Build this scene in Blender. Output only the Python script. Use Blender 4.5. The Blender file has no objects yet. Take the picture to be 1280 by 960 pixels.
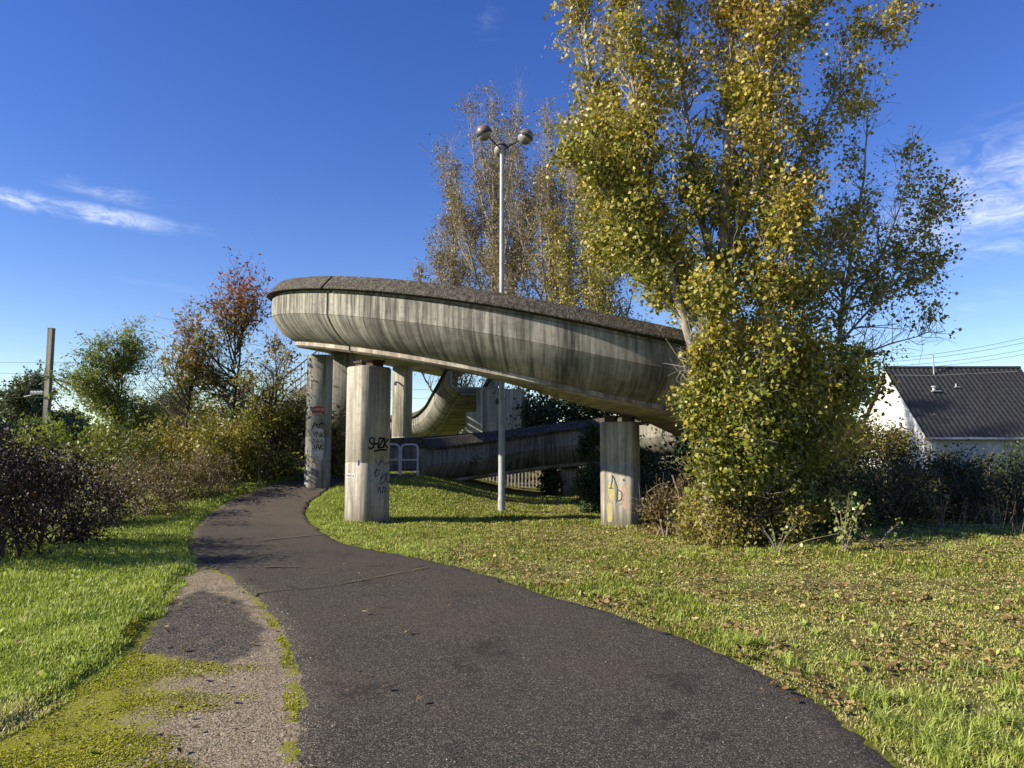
import bpy, math, random
import numpy as np
from mathutils import Vector

# ------------------------------------------------------------------ camera, sky, sun, exposure
sc = bpy.context.scene
COL = sc.collection
FPX, HORIZON, CAMZ = 900.0, 557.0, 1.6
PITCH = math.atan((HORIZON - 480) / FPX)
cam_d = bpy.data.cameras.new('camera'); cam = bpy.data.objects.new('camera', cam_d); COL.objects.link(cam)
cam.location = (0, 0, CAMZ); cam.rotation_euler = (math.pi / 2 + PITCH, 0, 0)
cam_d.sensor_width = 36; cam_d.lens = FPX / 1280 * 36; cam_d.clip_start = .05; cam_d.clip_end = 6000
sc.camera = cam

SUN_EL = math.radians(29)
SUN_H = Vector((-.966, -.255)).normalized()
SUN = Vector((SUN_H.x * math.cos(SUN_EL), SUN_H.y * math.cos(SUN_EL), math.sin(SUN_EL)))
sl = bpy.data.lights.new('sun', 'SUN'); sl.energy = 5.0; sl.angle = math.radians(.53); sl.color = (1, .91, .76)
so = bpy.data.objects.new('sun', sl); COL.objects.link(so); so.rotation_euler = SUN.to_track_quat('Z', 'Y').to_euler()
so.location = (-40, -20, 40)

def build_world():
    w = bpy.data.worlds.new('World'); sc.world = w; w.use_nodes = True
    nt = w.node_tree; N = nt.nodes; L = nt.links
    bg = N['Background']; bg.inputs[1].default_value = .092
    sky = N.new('ShaderNodeTexSky'); sky.sky_type = 'NISHITA'; sky.sun_disc = False
    sky.sun_elevation = SUN_EL; sky.sun_rotation = math.atan2(SUN.x, SUN.y)
    sky.air_density = 1.0; sky.dust_density = .0; sky.ozone_density = 2.2; sky.altitude = 150
    hsv = N.new('ShaderNodeHueSaturation'); hsv.inputs['Saturation'].default_value = 1.31; hsv.inputs['Hue'].default_value = .524
    L.new(sky.outputs[0], hsv.inputs['Color'])
    tc = N.new('ShaderNodeTexCoord'); sep = N.new('ShaderNodeSeparateXYZ'); L.new(tc.outputs['Generated'], sep.inputs[0])
    def m(op, a, b=None, c=None):
        n = N.new('ShaderNodeMath'); n.operation = op
        for i, v in enumerate((a, b, c)):
            if v is None: continue
            if isinstance(v, (int, float)): n.inputs[i].default_value = v
            else: L.new(v, n.inputs[i])
        return n.outputs[0]
    az = m('MULTIPLY', m('ARCTAN2', sep.outputs['X'], sep.outputs['Y']), 57.29578)
    el = m('MULTIPLY', m('ARCSINE', sep.outputs['Z']), 57.29578)
    comb = N.new('ShaderNodeCombineXYZ'); L.new(m('MULTIPLY', az, .17), comb.inputs[0]); L.new(m('MULTIPLY', m('ADD', el, m('MULTIPLY', az, .03)), .55), comb.inputs[1])
    n1 = N.new('ShaderNodeTexNoise'); n1.inputs['Scale'].default_value = 1.5; n1.inputs['Detail'].default_value = 9; n1.inputs['Roughness'].default_value = .68; n1.inputs['Distortion'].default_value = .9
    L.new(comb.outputs[0], n1.inputs['Vector'])
    def spot(a0, e0, sa, se, tilt, amp, sharp=1.0):
        da = m('SUBTRACT', az, a0); de = m('SUBTRACT', m('SUBTRACT', el, e0), m('MULTIPLY', da, tilt))
        r2 = m('ADD', m('POWER', m('ABSOLUTE', m('DIVIDE', da, sa)), 2.0), m('POWER', m('ABSOLUTE', m('DIVIDE', de, se)), 2.0))
        return m('MULTIPLY', m('POWER', 2.718, m('MULTIPLY', r2, -1)), amp)
    spots = [spot(-33, 15.9, 8.5, .72, -.05, .9), spot(-30, 17.3, 5, .8, -.08, .5), spot(36, 16.5, 10, 4.6, .16, .70), spot(33, 9.5, 6, 1.5, .1, .3),
             spot(-2, 31.5, 2.5, 2, .3, .26), spot(-27, 11.5, 9, .6, -.1, .27),
             spot(75, 20, 18, 4, .1, .7), spot(-85, 22, 20, 4, -.1, .7), spot(140, 18, 20, 4, 0, .7), spot(-150, 24, 22, 5, 0, .7)]
    s = spots[0]
    for q in spots[1:]: s = m('MAXIMUM', s, q)
    dens = m('MULTIPLY', s, m('ADD', m('MULTIPLY', n1.outputs['Fac'], 2.1), -.42))
    mr = N.new('ShaderNodeMapRange'); mr.interpolation_type = 'SMOOTHSTEP'; L.new(dens, mr.inputs[0]); mr.inputs[1].default_value = .10; mr.inputs[2].default_value = 1.0
    mix = N.new('ShaderNodeMixRGB'); L.new(m('MULTIPLY', mr.outputs[0], .92), mix.inputs[0]); L.new(hsv.outputs[0], mix.inputs[1]); mix.inputs[2].default_value = (7.0, 7.3, 7.8, 1)
    L.new(mix.outputs[0], bg.inputs[0])
build_world()
sc.view_settings.view_transform = 'Standard'; sc.view_settings.look = 'None'; sc.view_settings.gamma = 1; sc.view_settings.exposure = .95
sc.view_settings.use_curve_mapping = False
sc.cycles.use_denoising = True
sc.cycles.max_bounces = 6; sc.cycles.transparent_max_bounces = 8

rng = np.random.default_rng(11); random.seed(5)

# ------------------------------------------------------------------ helpers
def at(px, py, Y):
    """world point seen at photograph pixel (px, py), Y metres in front of the camera"""
    u, v = (px - 640) / FPX, (480 - py) / FPX
    d = np.array([u, math.cos(PITCH) - v * math.sin(PITCH), math.sin(PITCH) + v * math.cos(PITCH)])
    return np.array([0, 0, CAMZ]) + d * (Y / d[1])
def sst(a, b, x):
    t = np.clip((np.asarray(x, float) - a) / (b - a), 0, 1); return t * t * (3 - 2 * t)
def ground_z(x, y):
    x = np.asarray(x, float); y = np.asarray(y, float)
    z = -.08 * sst(7, 14, y)
    z = z + .74 * sst(15.3, 21.5, y) * (1 - sst(-3.7, .9, x)) * (1 - sst(60, 120, y))
    z = z + .22 * sst(2.8, 6, x) * sst(8, 13, y)
    z = z - .12 * sst(20, 27, y) * sst(-1, 2, x)
    z = z + .10 * sst(-4.2, -6.5, x) * sst(5, 12, y)
    return z
def gz(x, y): return float(ground_z(x, y))
def onground(px, py):
    u, v = (px - 640) / FPX, (480 - py) / FPX
    d = np.array([u, math.cos(PITCH) - v * math.sin(PITCH), math.sin(PITCH) + v * math.cos(PITCH)])
    t = 2.0
    while t < 200:
        p = np.array([0, 0, CAMZ]) + d * t
        if p[2] < gz(p[0], p[1]): break
        t += .02
    return p[:2]
def link(o, parent=None):
    COL.objects.link(o)
    if parent is not None: o.parent = parent
    return o
def tag(o, label=None, cat=None, group=None, kind=None):
    if label: o['label'] = label
    if cat: o['category'] = cat
    if group: o['group'] = group
    if kind: o['kind'] = kind
    return o
def empty(name, loc=(0, 0, 0), rz=0):
    o = bpy.data.objects.new(name, None); o.location = loc; o.rotation_euler = (0, 0, rz); o.empty_display_size = .2
    COL.objects.link(o); return o
def npmesh(name, V, F, mat, parent=None, smooth=False, tint=None, uv=None, attrs=None, loc=None):
    """V (n,3); F list of arrays (m,k), or one array"""
    V = np.asarray(V, np.float32)
    if not isinstance(F, list): F = [F]
    F = [np.asarray(f, np.int32) for f in F if len(f)]
    me = bpy.data.meshes.new(name)
    me.vertices.add(len(V)); me.vertices.foreach_set('co', V.ravel())
    nl = sum(f.size for f in F); npol = sum(len(f) for f in F)
    me.loops.add(nl); me.polygons.add(npol)
    me.loops.foreach_set('vertex_index', np.concatenate([f.ravel() for f in F]))
    tot = np.concatenate([np.full(len(f), f.shape[1], np.int32) for f in F])
    st = np.concatenate([[0], np.cumsum(tot)[:-1]]).astype(np.int32)
    me.polygons.foreach_set('loop_start', st)
    try: me.polygons.foreach_set('loop_total', tot)
    except Exception: pass
    me.update(calc_edges=True)
    if smooth: me.polygons.foreach_set('use_smooth', np.ones(npol, bool))
    if tint is not None:
        a = me.attributes.new('tint', 'FLOAT', 'POINT'); a.data.foreach_set('value', np.asarray(tint, np.float32))
    for k, v in (attrs or {}).items():
        a = me.attributes.new(k, 'FLOAT', 'POINT'); a.data.foreach_set('value', np.asarray(v, np.float32))
    if uv is not None:
        a = me.attributes.new('uvp', 'FLOAT_VECTOR', 'POINT'); a.data.foreach_set('vector', np.asarray(uv, np.float32).ravel())
    me.materials.append(mat)
    o = bpy.data.objects.new(name, me)
    if loc is not None: o.location = loc
    return link(o, parent)
class MB:
    """collects boxes, tubes and strips into one mesh"""
    def __init__(s): s.V = []; s.F = []
    def add(s, V, F):
        n = len(s.V); s.V += [tuple(v) for v in V]; s.F += [tuple(i + n for i in f) for f in F]
    def box(s, c, d, rz=0, ry=0):
        c = np.asarray(c, float); hx, hy, hz = [k / 2 for k in d]
        P = np.array([(x, y, z) for x in (-hx, hx) for y in (-hy, hy) for z in (-hz, hz)])
        if ry: P = P @ np.array([[math.cos(ry), 0, -math.sin(ry)], [0, 1, 0], [math.sin(ry), 0, math.cos(ry)]])
        if rz: P = P @ np.array([[math.cos(rz), math.sin(rz), 0], [-math.sin(rz), math.cos(rz), 0], [0, 0, 1]])
        s.add(P + c, [(0, 1, 3, 2), (4, 6, 7, 5), (0, 4, 5, 1), (2, 3, 7, 6), (0, 2, 6, 4), (1, 5, 7, 3)])
        return s
    def tube(s, pts, r, n=8, cap=True):
        V, F = tube_arr(pts, r, n); s.add(V, [tuple(f) for f in F])
        if cap:
            k = len(s.V) - len(V); s.F.append(tuple(k + i for i in range(n))[::-1]); s.F.append(tuple(len(s.V) - n + i for i in range(n)))
        return s
    def build(s, name, mat, parent=None, smooth=False, loc=None):
        me = bpy.data.meshes.new(name); me.from_pydata(s.V, [], s.F); me.update()
        if smooth:
            me.polygons.foreach_set('use_smooth', np.ones(len(me.polygons), bool))
            try: me.set_sharp_from_angle(angle=math.radians(35))
            except Exception: pass
        me.materials.append(mat); o = bpy.data.objects.new(name, me)
        if loc is not None: o.location = loc
        return link(o, parent)
def tube_arr(pts, r, n=6):
    P = np.asarray(pts, float); k = len(P); r = np.broadcast_to(np.asarray(r, float), (k,))
    T = np.gradient(P, axis=0); T /= np.linalg.norm(T, axis=1)[:, None] + 1e-9
    ref = np.array([0, 0, 1.]) if abs(T[:, 2]).mean() < .8 else np.array([0, 1., 0])
    A = np.cross(T, ref); A /= np.linalg.norm(A, axis=1)[:, None] + 1e-9; B = np.cross(T, A)
    th = np.linspace(0, 2 * math.pi, n, endpoint=False)
    V = P[:, None] + r[:, None, None] * (np.cos(th)[None, :, None] * A[:, None] + np.sin(th)[None, :, None] * B[:, None])
    i = np.arange(k - 1)[:, None] * n; j = np.arange(n)[None]; j2 = (j + 1) % n
    F = np.stack([i + j, i + j2, i + n + j2, i + n + j], -1).reshape(-1, 4)
    return V.reshape(-1, 3), F
class Tubes:
    def __init__(s): s.V = []; s.F = []; s.n = 0
    def add(s, pts, r, n=5):
        V, F = tube_arr(pts, r, n); s.V.append(V); s.F.append(F + s.n); s.n += len(V)
    def build(s, name, mat, parent): return npmesh(name, np.concatenate(s.V), np.concatenate(s.F), mat, parent, smooth=True)
def spline(pts, step):
    P = np.asarray(pts, float); Q = np.vstack([2 * P[0] - P[1], P, 2 * P[-1] - P[-2]]); out = []
    for i in range(1, len(Q) - 2):
        n = max(2, int(np.linalg.norm(Q[i + 1] - Q[i]) / step)); t = np.linspace(0, 1, n, endpoint=False)[:, None]
        a, b, c, d = Q[i - 1], Q[i], Q[i + 1], Q[i + 2]
        out.append(.5 * (2 * b + (c - a) * t + (2 * a - 5 * b + 4 * c - d) * t ** 2 + (3 * b - a - 3 * c + d) * t ** 3))
    out.append(P[-1:]); return np.vstack(out)

# ------------------------------------------------------------------ materials
class NT:
    def __init__(s, name):
        s.m = bpy.data.materials.new(name); s.m.use_nodes = True; s.N = s.m.node_tree.nodes; s.L = s.m.node_tree.links
        s.p = s.N['Principled BSDF']; s.out = s.N['Material Output']
    def set(s, n, k, v):
        if v is None: return
        if hasattr(v, 'links') or isinstance(v, bpy.types.NodeSocket): s.L.new(v, n.inputs[k])
        else: n.inputs[k].default_value = v
    def math(s, op, a, b=None, c=None):
        n = s.N.new('ShaderNodeMath'); n.operation = op
        for i, v in enumerate((a, b, c)):
            if v is not None: s.set(n, i, v)
        return n.outputs[0]
    def noise(s, vec, scale, detail=4, rough=.6, dist=0):
        n = s.N.new('ShaderNodeTexNoise'); s.set(n, 'Vector', vec); n.inputs['Scale'].default_value = scale; n.inputs['Detail'].default_value = detail
        n.inputs['Roughness'].default_value = rough; n.inputs['Distortion'].default_value = dist; return n.outputs['Fac']
    def voro(s, vec, scale, feature='F1', out='Distance'):
        n = s.N.new('ShaderNodeTexVoronoi'); n.feature = feature; s.set(n, 'Vector', vec); n.inputs['Scale'].default_value = scale; return n.outputs[out]
    def mapv(s, vec, scale, rot=(0, 0, 0)):
        n = s.N.new('ShaderNodeMapping'); s.set(n, 'Vector', vec); n.inputs['Scale'].default_value = scale; n.inputs['Rotation'].default_value = rot; return n.outputs[0]
    def ramp(s, fac, stops, interp='LINEAR'):
        n = s.N.new('ShaderNodeValToRGB'); s.set(n, 0, fac); cr = n.color_ramp; cr.interpolation = interp
        while len(cr.elements) > 1: cr.elements.remove(cr.elements[-1])
        for i, (p, c) in enumerate(stops):
            e = cr.elements[0] if i == 0 else cr.elements.new(p)
            e.position = p; e.color = (*c, 1) if len(c) == 3 else c
        return n.outputs[0]
    def rng(s, v, a, b, c=0., d=1., smooth=True):
        n = s.N.new('ShaderNodeMapRange'); n.interpolation_type = 'SMOOTHSTEP' if smooth else 'LINEAR'; s.set(n, 0, v)
        for i, k in enumerate((a, b, c, d)): n.inputs[i + 1].default_value = k
        return n.outputs[0]
    def mix(s, f, a, b, mode='MIX'):
        n = s.N.new('ShaderNodeMixRGB'); n.blend_type = mode; s.set(n, 0, f)
        for i, v in ((1, a), (2, b)):
            if isinstance(v, tuple) and len(v) == 3: v = (*v, 1)
            s.set(n, i, v)
        return n.outputs[0]
    def attr(s, name, out='Fac'):
        n = s.N.new('ShaderNodeAttribute'); n.attribute_name = name; return n.outputs[out]
    def obj(s): return s.N.new('ShaderNodeTexCoord').outputs['Object']
    def pos(s): return s.N.new('ShaderNodeNewGeometry').outputs['Position']
    def bump(s, h, strength=.4, dist=.02):
        n = s.N.new('ShaderNodeBump'); s.set(n, 'Height', h); n.inputs['Strength'].default_value = strength; n.inputs['Distance'].default_value = dist
        s.L.new(n.outputs[0], s.p.inputs['Normal'])
    def done(s, col, rough=.8, spec=.3, metal=0):
        s.set(s.p, 'Base Color', (*col, 1) if isinstance(col, tuple) else col); s.set(s.p, 'Roughness', rough)
        s.p.inputs['Specular IOR Level'].default_value = spec; s.p.inputs['Metallic'].default_value = metal; return s.m
def simple(name, col, rough=.6, spec=.3, metal=0, vary=.25, scale=6):
    t = NT(name); v = t.obj(); n = t.noise(v, scale, 5)
    c = t.ramp(n, [(.3, tuple(k * (1 - vary) for k in col)), (.7, tuple(min(1, k * (1 + vary)) for k in col))])
    t.bump(t.noise(v, scale * 8, 3), .15, .01); return t.done(c, rough, spec, metal)
def concrete(name, base=(.40, .36, .28), use_uv=False, dark=.5, seed=0.0, streak=7.0, stain=(.05, .047, .040)):
    t = NT(name); v = t.attr('uvp', 'Vector') if use_uv else t.pos()
    ofs = t.N.new('ShaderNodeVectorMath'); ofs.operation = 'ADD'; t.L.new(v, ofs.inputs[0]); ofs.inputs[1].default_value = (seed, seed * .7, seed * .3); v = ofs.outputs[0]
    sv = t.mapv(v, (streak * 2.1, .55, 1) if use_uv else (streak * 2.2, streak * 2.2, .5)); sw = t.mapv(v, (streak * .5, .3, 1) if use_uv else (streak * .6, streak * .6, .3))
    st = t.math('ADD', t.math('MULTIPLY', t.noise(sv, 1.0, 6, .7, .3), .62), t.math('MULTIPLY', t.noise(sw, 1.0, 5, .65, .2), .38)); fine = t.noise(v, 9, 6, .75)
    mott = t.noise(v, .8, 5, .62); sp = t.noise(v, 30, 4, .75)
    c = t.ramp(st, [(.34, tuple(k * .36 for k in base)), (.46, tuple(k * .74 for k in base)), (.60, tuple(min(1, k * 1.2) for k in base))])
    c = t.mix(t.rng(fine, .45, .68, 0, .55), c, tuple(k * .5 for k in base))
    dm = t.math('MULTIPLY', t.rng(mott, .36, .62), t.rng(st, .58, .38))
    c = t.mix(t.math('MULTIPLY', dm, dark), c, stain)
    c = t.mix(t.rng(sp, .56, .74, 0, .5), c, tuple(k * .45 for k in base))
    if use_uv:                                   # irregular black run-off below the coping and dirt bands
        sx = t.N.new('ShaderNodeSeparateXYZ'); t.L.new(v, sx.inputs[0])
        dr = t.noise(t.mapv(v, (3.1, .12, 1)), 1.0, 5, .75); reach = t.noise(t.mapv(v, (2.0, .05, 1)), 1.3, 4, .8)
        run = t.math('MULTIPLY', t.rng(dr, .50, .64), t.rng(t.math('SUBTRACT', t.math('MULTIPLY', reach, 3.2), sx.outputs[1]), -.2, .7))
        c = t.mix(t.math('MULTIPLY', run, .72), c, (.045, .042, .036))
        c = t.mix(t.rng(t.noise(t.mapv(v, (.55, .9, 1)), 1.0, 7, .7), .50, .66, 0, .55), c, (.062, .058, .048))
    if not use_uv:                               # soil splash and algae at the foot
        sz = t.N.new('ShaderNodeSeparateXYZ'); t.L.new(t.pos(), sz.inputs[0])
        c = t.mix(t.rng(t.math('ADD', sz.outputs[2], t.math('MULTIPLY', fine, .5)), .62, .12, 0, .75), c, (.095, .085, .05))
    ho = t.rng(t.voro(v, 1.6), .018, .03, 1, 0)
    c = t.mix(t.math('MULTIPLY', ho, .8), c, (.04, .035, .03))
    h = t.math('ADD', t.math('MULTIPLY', sp, .6), t.math('ADD', t.math('MULTIPLY', st, .8), t.math('MULTIPLY', ho, -2)))
    t.bump(h, .45, .012); return t.done(c, .88, .25)
def coping_mat():
    t = NT('mossy_coping'); v = t.pos(); n = t.noise(v, 13, 8, .8); m2 = t.noise(v, 1.7, 6, .7); sp = t.voro(v, 32)
    c = t.ramp(n, [(.36, (.016, .014, .011)), (.5, (.062, .055, .044)), (.64, (.17, .15, .12))])
    c = t.mix(t.rng(m2, .5, .7, 0, .5), c, (.05, .05, .03))
    c = t.mix(t.rng(sp, .26, .12, 0, .8), c, (.30, .27, .22))
    t.bump(t.math('ADD', n, t.math('MULTIPLY', sp, .7)), .8, .02); return t.done(c, .95, .15)
def leaf_mat(name, stops, trans=.3, rough=.5, spec=.35):
    t = NT(name); c = t.ramp(t.attr('tint'), stops); t.done(c, rough, spec)
    tr = t.N.new('ShaderNodeBsdfTranslucent'); t.L.new(t.mix(1, c, (1.0, 1.05, .6), 'MULTIPLY'), tr.inputs['Color'])
    mx = t.N.new('ShaderNodeMixShader'); mx.inputs[0].default_value = trans
    t.L.new(t.p.outputs[0], mx.inputs[1]); t.L.new(tr.outputs[0], mx.inputs[2]); t.L.new(mx.outputs[0], t.out.inputs['Surface']); return t.m
def bark_mat(name, a, b, scale=5):
    t = NT(name); v = t.mapv(t.pos(), (scale * 2, scale * 2, scale * .6)); n = t.noise(v, 1, 6, .7)
    t.bump(n, .6, .02); return t.done(t.ramp(n, [(.35, a), (.65, b)]), .9, .15)
M = {}
M['conc_ramp'] = concrete('stained_ramp_concrete', (.325, .305, .25), True, 1.0, 0, 5.5)
M['conc_lower'] = concrete('weathered_lower_ramp_concrete', (.27, .25, .20), True, .95, 4.1, 5.0)
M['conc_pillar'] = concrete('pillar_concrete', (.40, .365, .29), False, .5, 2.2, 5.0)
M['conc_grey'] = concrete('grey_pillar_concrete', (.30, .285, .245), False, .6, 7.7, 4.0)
M['conc_far'] = concrete('far_wall_concrete', (.37, .34, .27), False, .4, 9.1, 3.0)
M['coping'] = coping_mat()
M['ledge'] = concrete('ledge_concrete', (.38, .335, .27), True, .8, 6.3, 3.0, (.13, .075, .05))
M['asphalt_deck'] = simple('deck_asphalt', (.06, .057, .055), .9)
M['rubber'] = simple('joint_rubber', (.012, .012, .012), .9)
M['steel'] = simple('galvanised_steel', (.34, .35, .35), .6, .4, .15, .2)
M['paint_white'] = simple('white_painted_steel', (.62, .62, .60), .45, .4, 0, .15)
M['dark_metal'] = simple('dark_steel', (.03, .03, .032), .5, .4)
M['rust'] = simple('rusty_bearing_steel', (.07, .045, .035), .85, .2, 0, .5, 20)
M['poplar'] = leaf_mat('poplar_leaves', [(0, (.05, .075, .012)), (.28, (.15, .175, .022)), (.55, (.33, .29, .04)), (.8, (.44, .32, .055)), (1, (.28, .15, .04))], .26, .45, .4)
M['poplar_brown'] = leaf_mat('autumn_poplar_leaves', [(0, (.10, .105, .03)), (.4, (.20, .15, .055)), (.7, (.26, .165, .075)), (1, (.19, .105, .055))], .3)
M['cherry'] = leaf_mat('reddening_cherry_leaves', [(0, (.19, .20, .045)), (.3, (.31, .27, .075)), (.5, (.34, .18, .07)), (.75, (.32, .09, .055)), (1, (.22, .05, .04))], .42)
M['robinia'] = leaf_mat('robinia_leaves', [(0, (.09, .13, .03)), (.5, (.22, .26, .05)), (.8, (.36, .33, .06)), (1, (.45, .36, .07))], .4)
M['shrub'] = leaf_mat('shrub_leaves', [(0, (.05, .065, .012)), (.5, (.18, .175, .03)), (.8, (.32, .26, .06)), (1, (.30, .17, .055))], .3)
M['ivy'] = leaf_mat('ivy_leaves', [(0, (.018, .035, .012)), (.6, (.045, .07, .02)), (1, (.09, .11, .03))], .15)
M['purple'] = leaf_mat('purple_hedge_leaves', [(0, (.014, .008, .008)), (.5, (.036, .018, .014)), (.85, (.075, .042, .026)), (1, (.12, .09, .05))], .2)
M['bramble'] = leaf_mat('bramble_leaves', [(0, (.045, .055, .015)), (.45, (.12, .09, .032)), (.75, (.20, .13, .06)), (1, (.26, .19, .09))], .25)
M['dark_hedge'] = leaf_mat('dark_hedge_leaves', [(0, (.015, .022, .009)), (.6, (.04, .048, .016)), (1, (.09, .08, .03))], .15)
M['conifer'] = leaf_mat('golden_conifer_leaves', [(0, (.06, .055, .015)), (.6, (.15, .13, .03)), (1, (.22, .16, .04))], .2)
M['pale'] = leaf_mat('pale_sapling_leaves', [(0, (.20, .24, .06)), (1, (.34, .36, .13))], .3, .35, .6)
M['far_leaf'] = leaf_mat('far_tree_leaves', [(0, (.06, .08, .045)), (1, (.15, .17, .08))], .3)
M['grass'] = leaf_mat('green_grass', [(0, (.17, .215, .03)), (.5, (.36, .43, .08)), (.8, (.52, .54, .17)), (1, (.58, .51, .25))], .35, .5, .3)
M['drygrass'] = leaf_mat('dry_autumn_grass', [(0, (.13, .17, .02)), (.4, (.27, .31, .045)), (.7, (.42, .40, .12)), (1, (.54, .47, .23))], .3, .6, .2)
M['moss'] = leaf_mat('bright_moss', [(0, (.15, .15, .02)), (.5, (.33, .33, .03)), (1, (.48, .46, .07))], .3, .8, .1)
M['litter'] = leaf_mat('fallen_leaves', [(0, (.05, .028, .014)), (.4, (.14, .085, .034)), (.75, (.28, .19, .075)), (1, (.48, .38, .18))], .1, .7, .2)
M['twig'] = bark_mat('dry_twig_bark', (.13, .10, .075), (.26, .21, .155))
M['bark'] = bark_mat('poplar_bark', (.13, .115, .09), (.42, .38, .31), 4)
M['bark_dark'] = bark_mat('dark_bark', (.035, .028, .022), (.11, .09, .07), 6)

# ------------------------------------------------------------------ path outline, gravel patch outline (world metres)
EDGE_L = [(347, 1010), (352, 960), (362, 905), (362, 850), (350, 800), (324, 757), (290, 728), (252, 706), (237, 688), (240, 664), (262, 642), (300, 620), (340, 606), (378, 599)]
EDGE_R = [(1215, 1010), (1140, 960), (1050, 893), (985, 855), (860, 797), (700, 748), (590, 712), (490, 692), (432, 680), (410, 668), (390, 652), (383, 640), (395, 624), (432, 604)]
PL = np.array([onground(*p) for p in EDGE_L]); PR = np.array([onground(*p) for p in EDGE_R])
PL = np.vstack([[-.9, -3], [-1.05, .5], PL, [[-4.7, 21.2], [-4.85, 22.8], [-5.1, 24.45]]])
PR = np.vstack([[3.6, -3], [2.75, .5], PR, [[-3.2, 21.2], [-3.0, 22.2], [-2.95, 23.05]]])
PATCH_PX = [(250, 700), (312, 728), (350, 757), (380, 800), (395, 850), (398, 905), (392, 960), (390, 1060), (-160, 1060), (-60, 955), (60, 885), (150, 822), (190, 775), (215, 735)]
PATCH = np.array([onground(*p) for p in PATCH_PX])
OLD_PX = [(196, 762), (250, 735), (300, 748), (335, 790), (322, 812), (290, 832), (240, 826), (170, 816), (175, 805)]
OLD = np.array([onground(*p) for p in OLD_PX])
def sdf(poly, X, Y):
    """positive inside"""
    n = len(poly); d = np.full(X.shape, 1e9); ins = np.zeros(X.shape, bool)
    for i in range(n):
        a, b = poly[i], poly[(i + 1) % n]; e = b - a
        wx, wy = X - a[0], Y - a[1]; t = np.clip((wx * e[0] + wy * e[1]) / (e @ e + 1e-12), 0, 1)
        d = np.minimum(d, np.hypot(wx - e[0] * t, wy - e[1] * t))
        c = ((a[1] <= Y) & (b[1] > Y)) | ((b[1] <= Y) & (a[1] > Y))
        xi = a[0] + (Y - a[1]) / (e[1] if abs(e[1]) > 1e-12 else 1e-12) * e[0]; ins ^= c & (X < xi)
    return np.where(ins, d, -d)
PATHPOLY = np.vstack([spline(PL, .3), spline(PR, .3)[::-1]])
def vnoise(x, y, f, seed=0):
    """cheap value noise"""
    x = np.asarray(x) * f + seed * 17.3; y = np.asarray(y) * f + seed * 9.1
    i = np.floor(x); j = np.floor(y); u = x - i; v = y - j; u = u * u * (3 - 2 * u); v = v * v * (3 - 2 * v)
    h = lambda a, b: np.modf(np.abs(np.sin(a * 127.1 + b * 311.7 + seed) * 43758.5453))[0]
    return (h(i, j) * (1 - u) + h(i + 1, j) * u) * (1 - v) + (h(i, j + 1) * (1 - u) + h(i + 1, j + 1) * u) * v

def surface(X, Y, sp=None, pp=None):
    """height of the built ground sheet, small bumps and trodden edges included"""
    X = np.asarray(X, float); Y = np.asarray(Y, float); Z = ground_z(X, Y)
    sp = sdf(PATCH, X, Y) if sp is None else sp; pp = sdf(PATHPOLY, X, Y) if pp is None else pp
    near = (np.abs(X) < 12) & (Y < 30) & (Y > 1)
    rough = (vnoise(X, Y, 1.3, 1) - .5) * .05 + (vnoise(X, Y, 5, 2) - .5) * .03
    rough = np.where(pp > -.15, 0, rough) * np.where(sp > 0, .35, 1) * sst(0, .3, -pp)
    Z = Z + np.where(near, rough, 0)
    return Z + np.where(near, .04 * (1 - sst(-2.4, -.6, X)) * sst(-.02, .12, -sp) * sst(0, .2, -pp), 0)
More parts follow.
